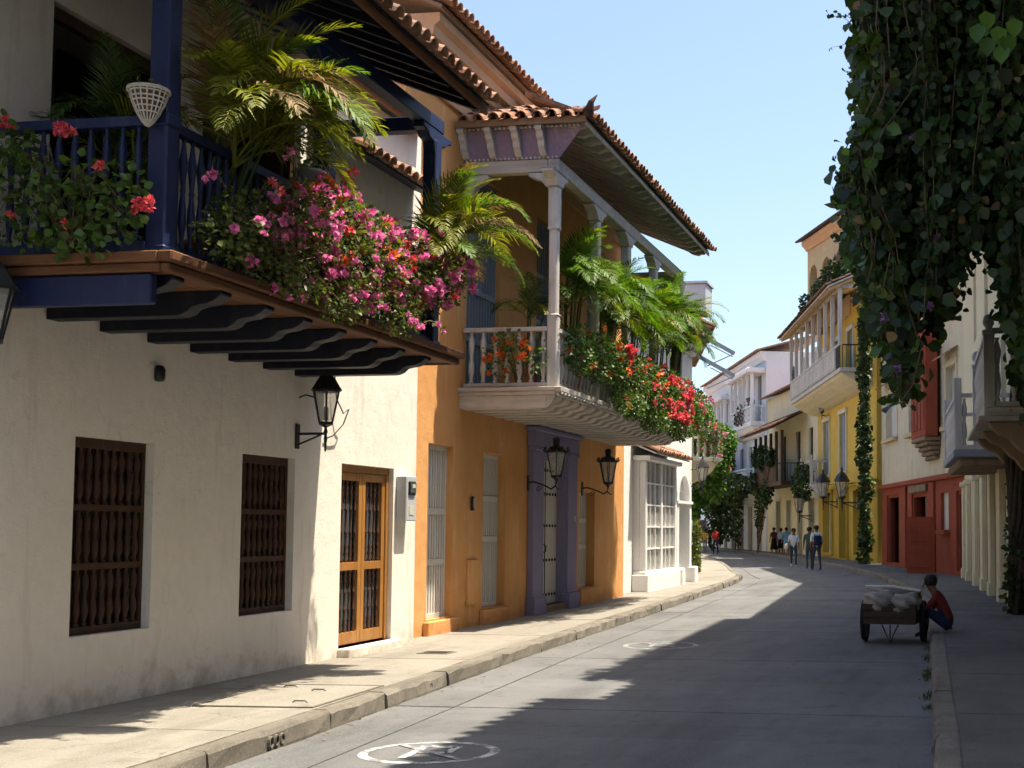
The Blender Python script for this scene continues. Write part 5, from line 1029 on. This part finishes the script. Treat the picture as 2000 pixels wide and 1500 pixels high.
P, _ = in_blobs(bl[1:4], 14, .1); flowers(tr, np.zeros(3), 'magenta', P, 1.6, 2.4)
bush('potted_shrub', 'yellowish shrub at the foot of the white shop corner', 'shrub', (-9.05, 43.0, .15), [((-9.05, 43, .7), (.2, .28, .6)), ((-9.0, 43, 1.4), (.13, .2, .6))], 500, .11, MT['bougleaf'], (), 8, 0, True)
# ---- creepers on the far houses
def creeper(label, basep, blobs, n, size, fl=(), mat='farleaf', cat='creeper'): return bush('climbing_creeper', label, cat, basep, blobs, n, size, MT[mat], fl, 10, .5, True, 'creepers on the far houses', sr=.02)
creeper('dark creeper climbing the join of the yellow and red houses', (-4.15, 56.0, .15), [((-4.2 + random.uniform(-.06, .06), 56.0 + random.uniform(-.1, .1), z * .72 + .5), (random.uniform(.18, .34), .34, .55)) for z in range(16)], 3200, .17)
creeper('dense green creeper over the ground floor of the far white house', (-15.6, 89, .15), [((-15.2, 86.5, 4.6), (.9, 1.8, .8)), ((-16.2, 89.5, 4.5), (1.0, 2, 1.0)), ((-17.4, 92.5, 4.3), (1.0, 2, 1.1)), ((-18.6, 95.5, 4.2), (1.0, 2.0, 1.2)), ((-15.4, 87.2, 2.6), (.35, .4, 1.8)), ((-16.6, 90.6, 2.6), (.35, .4, 1.8)), ((-17.9, 94, 2.4), (.5, .5, 1.9)), ((-19, 97, 2.2), (.6, .6, 2.0))], 5200, .26, (), 'farleaf')
creeper('green creeper hanging between the balconies of the far white house', (-17.3, 93, 5.4), [((-17.3, 92.5, 6.6), (.7, 1.3, 1.3)), ((-17.2, 92.0, 8.2), (.5, .8, 1.0)), ((-18.2, 95, 6.4), (.6, 1.2, 1.2))], 1800, .25)
creeper('creeper trailing from the dark timber balcony down the cream house', (-13.2, 82.5, .15), [((-13.2, 81.6, 4.6), (.5, .9, .7)), ((-13.0, 82.0, 3.0), (.25, .3, 1.9)), ((-12.0, 78.6, 3.9), (.35, .5, .9))], 1300, .2)
creeper('leafy plants along the dark timber balcony', (-11.9, 78, 4.6), [((-11.4, 76.2, 6.0), (.3, .5, .6)), ((-12.4, 79.3, 6.1), (.3, .6, .8)), ((-13.1, 81.4, 6.2), (.3, .6, .7))], 900, .2)
creeper('trailing plants on the small white balcony by the yellow house', (-8.3, 70, 4.1), [((-8.35, 69.1, 4.6), (.35, .4, .6)), ((-8.9, 71.0, 4.7), (.35, .7, .7)), ((-9.3, 72.4, 4.2), (.3, .4, .7)), ((-8.4, 69.3, 3.7), (.25, .3, .5))], 1100, .17)
creeper('grey-green shrubs on the terrace in front of the rooftop arcade', (-6.6, 63, 13.3), [((-5.0, 60.2, 14.0), (.5, .8, .7)), ((-5.7, 61.8, 13.9), (.5, .8, .9)), ((-6.5, 63.6, 14.0), (.5, .8, 1.1)), ((-7.2, 65.3, 13.8), (.4, .8, .7)), ((-8.1, 67.4, 13.5), (.4, .6, .7))], 1900, .2, [('mauve', 20, None, .2)])
bush('bougainvillea', 'dark magenta bougainvillea on the far white house balcony', 'bougainvillea', (-15.2, 88.5, 9.0), [((-15.3, 88.2, 9.6), (.4, .7, .7)), ((-15.6, 89.5, 9.4), (.4, .7, .6)), ((-14.4, 86.4, 10.3), (.35, .4, .3)), ((-15.8, 90.6, 9.2), (.4, .7, .6))], 400, .2, MT['farleaf'], [('magenta', 60, None, .2)], 6)
# ---- hanging vine on the right (thunbergia): strands of broad leaves
vt = thing('hanging_vine', 'huge dark hanging vine with broad leaves and mauve flowers at the right', 'vine', (1.1, 23.6, .15)); VB = np.array((1.1, 23.6, .15))
strands = []; Pl = []
def bottom(x, y):
    """lower edge of the curtain, read off as an angle x/y"""
    q = x / y; pts = [(-.092, .30), (-.083, .235), (-.076, .19), (-.066, .155), (-.058, .10), (-.050, .092), (-.043, .115), (-.036, .155), (-.028, .15), (-.018, .148), (-.008, .165), (.0, .20), (.02, .215), (.033, .19), (.05, .08), (.10, .06)]
    for (a, b), (c, d) in zip(pts, pts[1:]):
        if q <= c: return 1.7 + y * (b + (d - b) * max(0, (q - a) / (c - a)))
    return 2.5
sm = MB()
for i in range(560):
    y = rng.uniform(15.0, 19.8); q = rng.uniform(-.079, .07) if i % 3 else rng.uniform(-.079, -.055); x = q * y
    if x > 1.2: continue
    zt = min(9.9, (x + 4.2) / .33) - abs(rng.normal()) * .3; zb = bottom(x, y) + abs(rng.normal()) * .55 * (1 if q > -.075 else 1.6)
    if zb > zt - .3: continue
    n = int((zt - zb) / .07); z = np.linspace(zt, zb, n); ph = rng.uniform(0, 6.28); a = rng.uniform(.03, .12)
    px_ = x + a * np.sin(z * 1.7 + ph); py_ = y + a * np.cos(z * 1.3 + ph)
    if q < -.05: px_ = px_ + .13 * np.sin(1.9 * z) + .09 * np.sin(3.7 * z + 1) + .05
    Pl.append(np.stack([px_ + rng.normal(size=n) * .07, py_ + rng.normal(size=n) * .07, z + rng.normal(size=n) * .03], 1))
    if i % 2 == 0: sm.tube([(px_[k] - VB[0], py_[k] - VB[1], z[k] - VB[2]) for k in range(0, n, 6)] + [(px_[-1] - VB[0], py_[-1] - VB[1], z[-1] - VB[2])], .008, 4)
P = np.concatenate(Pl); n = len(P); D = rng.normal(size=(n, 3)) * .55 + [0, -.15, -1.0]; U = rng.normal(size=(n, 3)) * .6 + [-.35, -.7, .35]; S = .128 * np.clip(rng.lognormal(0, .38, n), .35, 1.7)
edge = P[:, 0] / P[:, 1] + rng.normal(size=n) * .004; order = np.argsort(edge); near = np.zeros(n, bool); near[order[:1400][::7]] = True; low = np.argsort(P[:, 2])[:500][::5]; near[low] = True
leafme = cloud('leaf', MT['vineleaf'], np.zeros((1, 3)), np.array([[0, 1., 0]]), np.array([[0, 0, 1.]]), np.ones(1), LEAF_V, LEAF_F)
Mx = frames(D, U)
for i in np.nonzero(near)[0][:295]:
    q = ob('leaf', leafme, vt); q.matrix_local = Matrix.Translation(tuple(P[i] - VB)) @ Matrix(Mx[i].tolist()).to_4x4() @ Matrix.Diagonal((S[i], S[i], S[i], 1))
lit_mask = (~near) & (rng.uniform(size=n) < np.where(edge < -.06, .10, .035)); dead = ~near & ~lit_mask & (rng.uniform(size=n) < .03); rest = ~near & ~lit_mask & ~dead; ob('dead_leaves', cloud('dead_leaves', MT['palmdry'], P[dead] - VB, D[dead], U[dead], S[dead] * .8, LEAF_V, LEAF_F), vt, kind='stuff')  # lighter green paints sunlight into some leaves, mostly along the left edge
ob('foliage', cloud('foliage', MT['vineleaf'], P[rest] - VB, D[rest], U[rest], S[rest], LEAF_V, LEAF_F), vt, kind='stuff'); ob('sunlit_foliage', cloud('sunlit_foliage', MT['treeleaf'], P[lit_mask] - VB, D[lit_mask], U[lit_mask], S[lit_mask], LEAF_V, LEAF_F), vt, kind='stuff')
sm.build('tendrils', MT['stem'], vt, kind='stuff')
tr_ = MB()
for k in range(9):
    a = k * .7; tr_.tube([(.0 + .16 * math.cos(a) - .1 * 1, .1 * math.sin(a) + .3 * (k % 3), -.1), (.12 * math.cos(a + 1) - .12, .15 * math.sin(a) + .2, .8), (-.1 + .14 * math.cos(a + 2), .15 * math.sin(a + 2) + .1, 1.7), (-.15 + .15 * math.cos(a + 3), .15 * math.sin(a + 2), 2.8), (-.1, .1 * k - .4, 5.0), (-.1, .2 * k - .8, 8.5)], [.06, .055, .05, .045, .035, .02], 7)
tr_.build('trunk', MT['vstem'], vt, smooth=True)
for x, y, z in ((-1.05, 15.6, 6.05), (-.28, 15.4, 5.2), (-1.22, 16.2, 5.55), (-.75, 15.3, 3.6), (-.55, 15.2, 6.4), (-.9, 15.1, 4.2), (-.35, 15.3, 4.35)): flowers(vt, VB, 'mauve', [(x, y, z)], 1.0, 1.3, 'flower')
for dx, dz, rz_ in ((0, 0, 0), (.12, .12, .4), (-.1, .16, -.5), (.22, .02, .8), (.3, .2, .2), (.16, -.1, -.2), (-.02, .3, 1.0)):
    q = ob('leaf', cloud('leaf', MT['treeleaf'], np.zeros((1, 3)), np.array([[.15 * rz_, -.1, -1.]]), np.array([[.3 * rz_, -1., .2]]), np.array([.24]), LEAF_V, LEAF_F), vt, (.33 + dx - VB[0], 14.55 - VB[1], 7.32 + dz - VB[2]))
# fine tendrils reaching into the sky
m = MB(); lp = []
for k in range(14):
    y = 16 + rng.uniform(-.5, 1); z = rng.uniform(5.6, 9.0); x = -.075 * y; L_ = rng.uniform(.2, .55); pts = [(x + .1 - j * L_ / 5, y, z + .07 * math.sin(j * .9 + k) + .03 * j) for j in range(6)]
    m.tube([tuple(np.array(p) - VB) for p in pts], [.006, .005, .004, .004, .003, .002], 4); lp += pts[1:]
m.build('tendrils', MT['stem'], vt, kind='stuff'); lp = np.repeat(np.array(lp), 2, 0); ob('small_leaves', cloud('small_leaves', MT['vineleaf'], lp - VB, rdir(len(lp), -.4), rdir(len(lp)), .07 * rng.uniform(.5, 1.2, len(lp)), LEAF_V, LEAF_F), vt, kind='stuff')
# fern tuft at the vine's foot
bush('fern_clump', 'scrubby dark plant at the foot of the vine trunk', 'shrub', (.92, 24.0, .15), [((.92, 23.9, .5), (.2, .4, .45)), ((.95, 23.8, 1.3), (.18, .3, .8)), ((1.0, 23.9, 2.4), (.18, .3, .7))], 700, .1, MT['vineleaf'], (), 6, .2, True)
# ================================================================== people: one continuous skinned body each, coloured by the limb a face belongs to
LIMBS = [('pelvis', 'spine'), ('spine', 'chest'), ('chest', 'neck'), ('neck', 'head0'), ('head0', 'head1'), ('head1', 'head2'),
         ('chest', 'shL'), ('shL', 'elL'), ('elL', 'wrL'), ('wrL', 'haL'), ('chest', 'shR'), ('shR', 'elR'), ('elR', 'wrR'), ('wrR', 'haR'),
         ('pelvis', 'hiL'), ('hiL', 'knL'), ('knL', 'anL'), ('anL', 'toL'), ('pelvis', 'hiR'), ('hiR', 'knR'), ('knR', 'anR'), ('anR', 'toR')]
RAD = dict(pelvis=(.155, .11), spine=(.145, .105), chest=(.165, .115), neck=.055, head0=.07, head1=.098, head2=.07, shL=.065, shR=.065, elL=.043, elR=.043, wrL=.03, wrR=.03, haL=.032, haR=.032, hiL=.092, hiR=.092, knL=.058, knR=.058, anL=.042, anR=.042, toL=.04, toR=.04)
def stand(stride=.0, armL=.1, armR=-.1, bendL=.1, bendR=.1):
    J = dict(pelvis=(0, 0, .93), spine=(0, 0, 1.12), chest=(0, .01, 1.36), neck=(0, .01, 1.48), head0=(0, .03, 1.56), head1=(0, .035, 1.64), head2=(0, .02, 1.71))
    for s, L, st, ar, be in ((-1, 'L', stride, armL, bendL), (1, 'R', -stride, armR, bendR)):
        J['sh' + L] = (s * .18, 0, 1.40); J['el' + L] = (s * .23, ar * .6 - .02, 1.13); J['wr' + L] = (s * .23, ar + be, .90 + abs(be) * .3); J['ha' + L] = (s * .22, ar + be * 1.3, .82 + abs(be) * .35)
        J['hi' + L] = (s * .09, 0, .88); J['kn' + L] = (s * .10, st * .55 + .03, .48); J['an' + L] = (s * .10, st - (.05 if st < 0 else 0), .08 + (.06 if st < -.1 else 0)); J['to' + L] = (s * .11, st + .15, .04)
    return J
def body(t, J, cols, hair=True, long=False, k=1.0):
    """cols: dict top, arm, leg, shoe, skin -> material names"""
    names = list(RAD); me = bpy.data.meshes.new('body'); me.from_pydata([Vector(J[n]) * k for n in names], [(names.index(a), names.index(b)) for a, b in LIMBS], [])
    o_ = bpy.data.objects.new('body', me); C.objects.link(o_); md = o_.modifiers.new('skin', 'SKIN'); md.use_smooth_shade = True
    for i, n in enumerate(names):
        r = RAD[n]; r = r if hasattr(r, '__len__') else (r, r); v = me.skin_vertices[0].data[i]; v.radius = (r[0] * k, r[1] * k); v.use_root = n == 'pelvis'
    sb_ = o_.modifiers.new('sub', 'SUBSURF'); sb_.levels = 1; sb_.render_levels = 1
    dg = bpy.context.evaluated_depsgraph_get(); dg.update(); nm = bpy.data.meshes.new_from_object(o_.evaluated_get(dg)); bpy.data.objects.remove(o_)
    keys = ['top', 'skin', 'leg', 'shoe', 'arm']; nm.materials.clear()
    for q in keys: nm.materials.append(MT[cols[q]])
    seg = [(Vector(J[a]) * k, Vector(J[b]) * k, {'toL': 'shoe', 'toR': 'shoe', 'haL': 'skin', 'haR': 'skin', 'head0': 'skin', 'head1': 'skin', 'head2': 'skin', 'neck': 'skin' if a == 'neck' else 'top', 'elL': 'top', 'elR': 'top', 'wrL': 'arm', 'wrR': 'arm', 'anL': 'leg', 'anR': 'leg', 'knL': 'leg', 'knR': 'leg', 'hiL': 'leg', 'hiR': 'leg'}.get(b, 'top')) for a, b in LIMBS]
    for p in nm.polygons:
        c = p.center; bd, bk = 9, 'top'
        for a, b, q in seg:
            ab = b - a; u = max(0, min(1, (c - a).dot(ab) / max(ab.length_squared, 1e-9))); d = (c - (a + ab * u)).length
            if d < bd: bd, bk = d, q
        p.material_index = keys.index(bk); p.use_smooth = True
    b_ = ob('body', nm, t); h = Vector(J['head1']) * k; up = (Vector(J['head2']) - Vector(J['head1'])).normalized(); fw = Vector((0, 1, 0)) if abs(up.y) < .9 else Vector((0, 0, 1))
    if 'face' in J: fw = Vector(J['face'])
    hm = MB(); hm.lathe([(.02, -.06), (.085, -.04), (.108, .02), (.104, .07), (.07, .115), (.01, .13)] if not long else [(.05, -.22), (.10, -.14), (.11, -.02), (.108, .06), (.075, .115), (.01, .13)], 12, tuple(h - fw * .022)); hm.build('hair', MT['hair'], b_, smooth=True)
    fm = MB(); sd = up.cross(fw).normalized(); fm.tube([h + fw * .085 + up * .03, h + fw * .118 - up * .02, h + fw * .09 - up * .03], [.008, .016, .012], 5); fm.build('nose', MT[cols['skin']], b_)
    for s in (-1, 1): MB().lathe([(.003, -.014), (.014, 0), (.003, .014)], 6, tuple(h + sd * s * .10)).build('ear', MT[cols['skin']], b_); MB().lathe([(.002, -.009), (.011, 0), (.002, .009)], 6, tuple(h + fw * .092 + sd * s * .035 + up * .025)).build('eye', MT['hair'], b_)
    MB().box(-.025, .025, -.004, .006, -.005, .005).build('mouth', MT['cl_brown'], b_, loc=tuple(h + fw * .093 - up * .055))
    for s, e, w_, hn in (('L', 'elL', 'wrL', 'haL'), ('R', 'elR', 'wrR', 'haR')):
        d = (Vector(J[hn]) - Vector(J[w_])).normalized(); hp = Vector(J[hn]) * k; sdv = d.cross(Vector((1, 0, 0))); sdv = sdv.normalized() if sdv.length > .1 else Vector((0, 1, 0)); cu = d.cross(sdv).normalized() * (1 if s == 'L' else -1)
        for i, l in enumerate((.075, .085, .08, .06)): q = hp + sdv * (i - 1.5) * .018; MB().tube([q, q + d * l * .5, q + d * l * .85 + cu * l * .4], [.010, .009, .007], 5).build('finger', MT[cols['skin']], b_)
        q = hp - d * .03 + sdv * .035; MB().tube([q, q + sdv * .02 + d * .03, q + sdv * .025 + d * .06], [.011, .010, .008], 5).build('thumb', MT[cols['skin']], b_)
    return b_
def person(label, x, y, face, cols, J, z=0, k=1.0, long=False, group=None):
    """face = heading in degrees, 0 looks along +Y"""
    t = thing('person', label, 'person', (x, y, z), R(face), group); return t, body(t, J, cols, long=long, k=k)
def cl(top, leg, arm='skin', shoe='black', skin='skin'): return dict(top=top, leg=leg, arm=arm, shoe=shoe, skin=skin)
t, b = person('man in a pale shirt with a dark backpack walking away on the road', -5.8, 51.2, 20, cl('cl_white', 'cl_jean'), stand(.22, -.12, .12), k=1.04)
pk = MB(); pk.box(-.15, .15, -.30, -.11, 1.02, 1.42); pk.build('backpack', MT['cl_navy'], b, bevel=.05)
for s in (-1, 1): MB().tube([(s * .11, -.14, 1.42), (s * .12, .0, 1.5), (s * .11, .14, 1.36), (s * .12, .12, 1.15), (s * .13, -.12, 1.05)], .018, 6).build('strap', MT['cl_navy'], b)
person('person in a dark green shirt walking beside the man with the backpack', -6.35, 53.4, 10, cl('cl_dgreen', 'cl_jean'), stand(-.2, .15, -.15), k=1.0)
t, b = person('woman in a white sleeveless top with a white shoulder bag walking this way', -7.33, 55.8, 188, cl('cl_white', 'cl_jean', 'skin', 'paper'), stand(.12, .05, .05, .1, .25), k=.97)
MB().lathe([(.02, -.16), (.13, -.14), (.16, -.05), (.13, .06), (.06, .12)], 12, (.30, .05, .92), sx=.7).build('shoulder_bag', MT['cl_bag'], b, smooth=True); MB().tube([(.26, .05, 1.02), (.18, .03, 1.42), (.24, -.06, 1.02)], .012, 5).build('bag_strap', MT['cl_bag'], b)
def skirt(b, mat, z0, z1, r0, r1): MB().lathe([(r0 * .8, z1), (r0, z1 - .05), ((r0 + r1) / 2 * .95, (z0 + z1) / 2), (r1, z0), (r1 * .9, z0 + .01)], 14, sy=.75).build('skirt', MT[mat], b, smooth=True)
t, b = person('woman in a light blue dress seen from behind on the right pavement', -10.75, 78.4, 25, cl('cl_blue', 'skin'), stand(.1, .1, -.1)); skirt(b, 'cl_blue', .5, 1.1, .17, .24)
t, b = person('woman in a pale blue top and dark skirt next to the light blue dress', -11.35, 80.3, 15, cl('cl_lblue', 'skin'), stand(-.1, .1, .1), k=.97); skirt(b, 'cl_black', .45, 1.02, .17, .24)
t, b = person('woman in a brown top and long black skirt by the cream house', -11.95, 81.3, 30, cl('cl_brown', 'skin'), stand(.1, .05, .2)); skirt(b, 'cl_black', .35, 1.05, .17, .26)
t, b = person('man in a light blue shirt and black trousers carrying a case', -16.5, 93.5, 20, cl('cl_lblue', 'cl_black'), stand(.1, .05, -.05), k=1.03); MB().box(.16, .28, -.25, .2, .42, .74).build('case', MT['cl_brown'], b, bevel=.03)
person('person in a red shirt walking away at the far bend', -16.0, 82.6, 25, cl('cl_red', 'cl_navy'), stand(.18, -.1, .1))
person('person in a yellow shirt walking behind the one in red', -17.6, 87.0, 25, cl('cl_yellow', 'cl_khaki'), stand(-.15, .1, -.1), k=.95)
person('person in a green shirt farthest along the street beside the tree', -19.0, 91.5, 25, cl('cl_green', 'cl_lblue'), stand(.15, .1, -.1))
u4 = on_yellow(8.0, -.35, .17); person('person in a blue shirt standing inside the narrow yellow doorway', u4[0], u4[1], 120, cl('cl_navy', 'cl_blue'), stand(.02), z=.17)
# ---- handcart with sacks
ct = thing('handcart', 'dark two-wheeled handcart loaded with sacks at the right kerb', 'handcart', (-1.03, 19.45, 0), R(-4))
def wheel(x):
    w = MB(); n = 20; rr = [(.30, -.035), (.315, 0), (.30, .035), (.255, .03), (.255, -.03)]; vs = []
    for j in range(n):
        a = 2 * math.pi * j / n; vs += [(x + q[1], q[0] * math.cos(a), .315 + q[0] * math.sin(a)) for q in rr]
    m_ = len(rr); w.add(vs, [(j * m_ + i, j * m_ + (i + 1) % m_, ((j + 1) % n) * m_ + (i + 1) % m_, ((j + 1) % n) * m_ + i) for j in range(n) for i in range(m_)]); wo_ = w.build('wheel', MT['rubber'], ct, smooth=False)
    h = MB().tube([(x - .05, 0, .315), (x + .05, 0, .315)], .04, 10).build('hub', MT['iron'], wo_)
    for j in range(8): a = math.pi * 2 * j / 8; MB().tube([(x, .03 * math.cos(a), .315 + .03 * math.sin(a)), (x, .26 * math.cos(a), .315 + .26 * math.sin(a))], .008, 5).build('spoke', MT['iron'], wo_)
for x in (-.44, .44): wheel(x)
m = MB(); m.tube([(-.44, 0, .315), (.44, 0, .315)], .018, 8); m.build('axle', MT['iron'], ct)
m = MB(); m.box(-.37, .37, -.55, .60, .30, .335); bd_ = m.build('bed', MT['cartwood'], ct)
for k in range(3): 
    MB().box(-.385, .385, -.585, -.552, .30 + k * .10, .392 + k * .10).build('plank', MT['cartwood'], bd_); MB().box(-.385, .385, .602, .635, .30 + k * .10, .392 + k * .10).build('plank', MT['cartwood'], bd_)
    for s in (-.385, .355): MB().box(s, s + .03, -.55, .60, .30 + k * .10, .392 + k * .10).build('plank', MT['cartwood'], bd_)
m = MB(); m.tube([(-.12, -.5, .29), (0, -.52, .03), (.12, -.5, .29)], .013, 6); m.tube([(0, -.5, .29), (0, -.52, .03)], .012, 6); m.build('prop_stand', MT['iron'], ct)
for s in (-.3, .3): MB().tube([(s, .6, .4), (s * .9, 1.1, .5), (s * .85, 1.5, .62)], .022, 8).build('handle', MT['cartwood'], ct)
def sack(x, y, z, a, b, c, rz, lb, mat='sack'):
    me_ = bpy.data.meshes.new('sack'); bm = bmesh.new(); bmesh.ops.create_icosphere(bm, subdivisions=4, radius=1)
    sd = random.random() * 9
    for v in bm.verts:
        p = v.co.copy(); q = 1 + .10 * math.sin(5 * p.x + sd) * math.cos(4 * p.y + sd) + .07 * math.sin(9 * p.z + 7 * p.x + sd) + .05 * abs(math.sin(13 * p.x + 6 * p.y + 3 * math.sin(5 * p.z + sd))); v.co = Vector((math.copysign(abs(p.x) ** .75, p.x) * a, math.copysign(abs(p.y) ** .75, p.y) * b, math.copysign(abs(p.z) ** .8, p.z) * c)) * q
    bm.to_mesh(me_); bm.free(); me_.materials.append(MT[mat]); me_.polygons.foreach_set('use_smooth', [True] * len(me_.polygons)); o_ = ob('sack', me_, None, (x, y, z), (0, random.uniform(-.1, .1), rz)); return tag(o_, lb, 'sack', 'sacks on the handcart')
sack(-1.22, 19.15, .62, .21, .30, .15, .2, 'pale plastic sack at the rear left of the handcart'); sack(-.85, 19.12, .60, .21, .30, .14, -.2, 'pale plastic sack at the rear right of the handcart'); sack(-1.15, 19.6, .68, .22, .28, .15, .4, 'grey sack in the middle of the handcart load'); sack(-.85, 19.65, .66, .2, .3, .13, -.1, 'grey sack beside the seated man on the handcart', 'cl_khaki')
tag(MB().tube([(-.42, 0, .0), (0, .02, .0), (.40, 0, -.06)], .022, 8).build('pole', MT['slatwhite'], loc=(-1.03, 19.3, .83)), 'thin pale pole laid across the sacks', 'pole')
# ---- man seated on the kerb by the cart
J = dict(pelvis=(0, 0, .13), spine=(0, .07, .30), chest=(0, .18, .52), neck=(0, .25, .64), head0=(0, .29, .70), head1=(0, .33, .78), head2=(0, .32, .86),
         shL=(-.18, .18, .56), elL=(-.24, .34, .38), wrL=(-.14, .50, .46), haL=(-.10, .56, .48), shR=(.18, .18, .56), elR=(.25, .34, .36), wrR=(.14, .48, .42), haR=(.10, .55, .43),
         hiL=(-.10, .03, .12), knL=(-.15, .40, .38), anL=(-.12, .40, .0), toL=(-.13, .55, -.06), hiR=(.10, .03, .12), knR=(.15, .42, .36), anR=(.13, .42, .0), toR=(.14, .57, -.06), face=(0, .92, -.38))
person('man in a rust-red shirt seated on the kerb beside the handcart', -.2, 19.55, 78, cl('cl_rust', 'cl_navy'), J, z=.14, k=.94)

# ---- weeds and dirt along the right gutter
wd = []
for k in range(130):
    y = random.choice((12.3, 13.1, 14.6, 15.0, 15.4, 16.9, 18.2)) + random.gauss(0, .16); wd.append((interp(RK, y) - random.uniform(.0, .10), y, .0))
wd = np.array(wd); n = len(wd) * 5; P = np.repeat(wd, 5, 0) + rng.normal(size=(n, 3)) * [.02, .03, 0]
o_ = ob('weeds', cloud('weeds', MT['farleaf'], P, rdir(n, 1.2, .5), rdir(n), .045 * rng.uniform(.4, 1.4, n), np.array([(0, 0, 0), (.09, .5, .05), (0, 1, 0), (-.09, .5, .05)])), None, kind='stuff'); tag(o_, 'thin weeds growing in the right-hand gutter', 'weeds')
lt = []
for k in range(260):
    y = random.uniform(7, 40); lt.append((interp(LK, y) + abs(random.gauss(0, .18)) + .01, y, .006))
lt = np.array(lt); n = len(lt); o_ = ob('leaf_litter', cloud('leaf_litter', MT['palmdry'], lt, rng.normal(size=(n, 3)) * [1, 1, .05], rdir(n, 4, .4), .035 * rng.uniform(.4, 1.4, n)), None, kind='stuff'); tag(o_, 'dry leaf litter scattered along the left gutter', 'leaf litter')
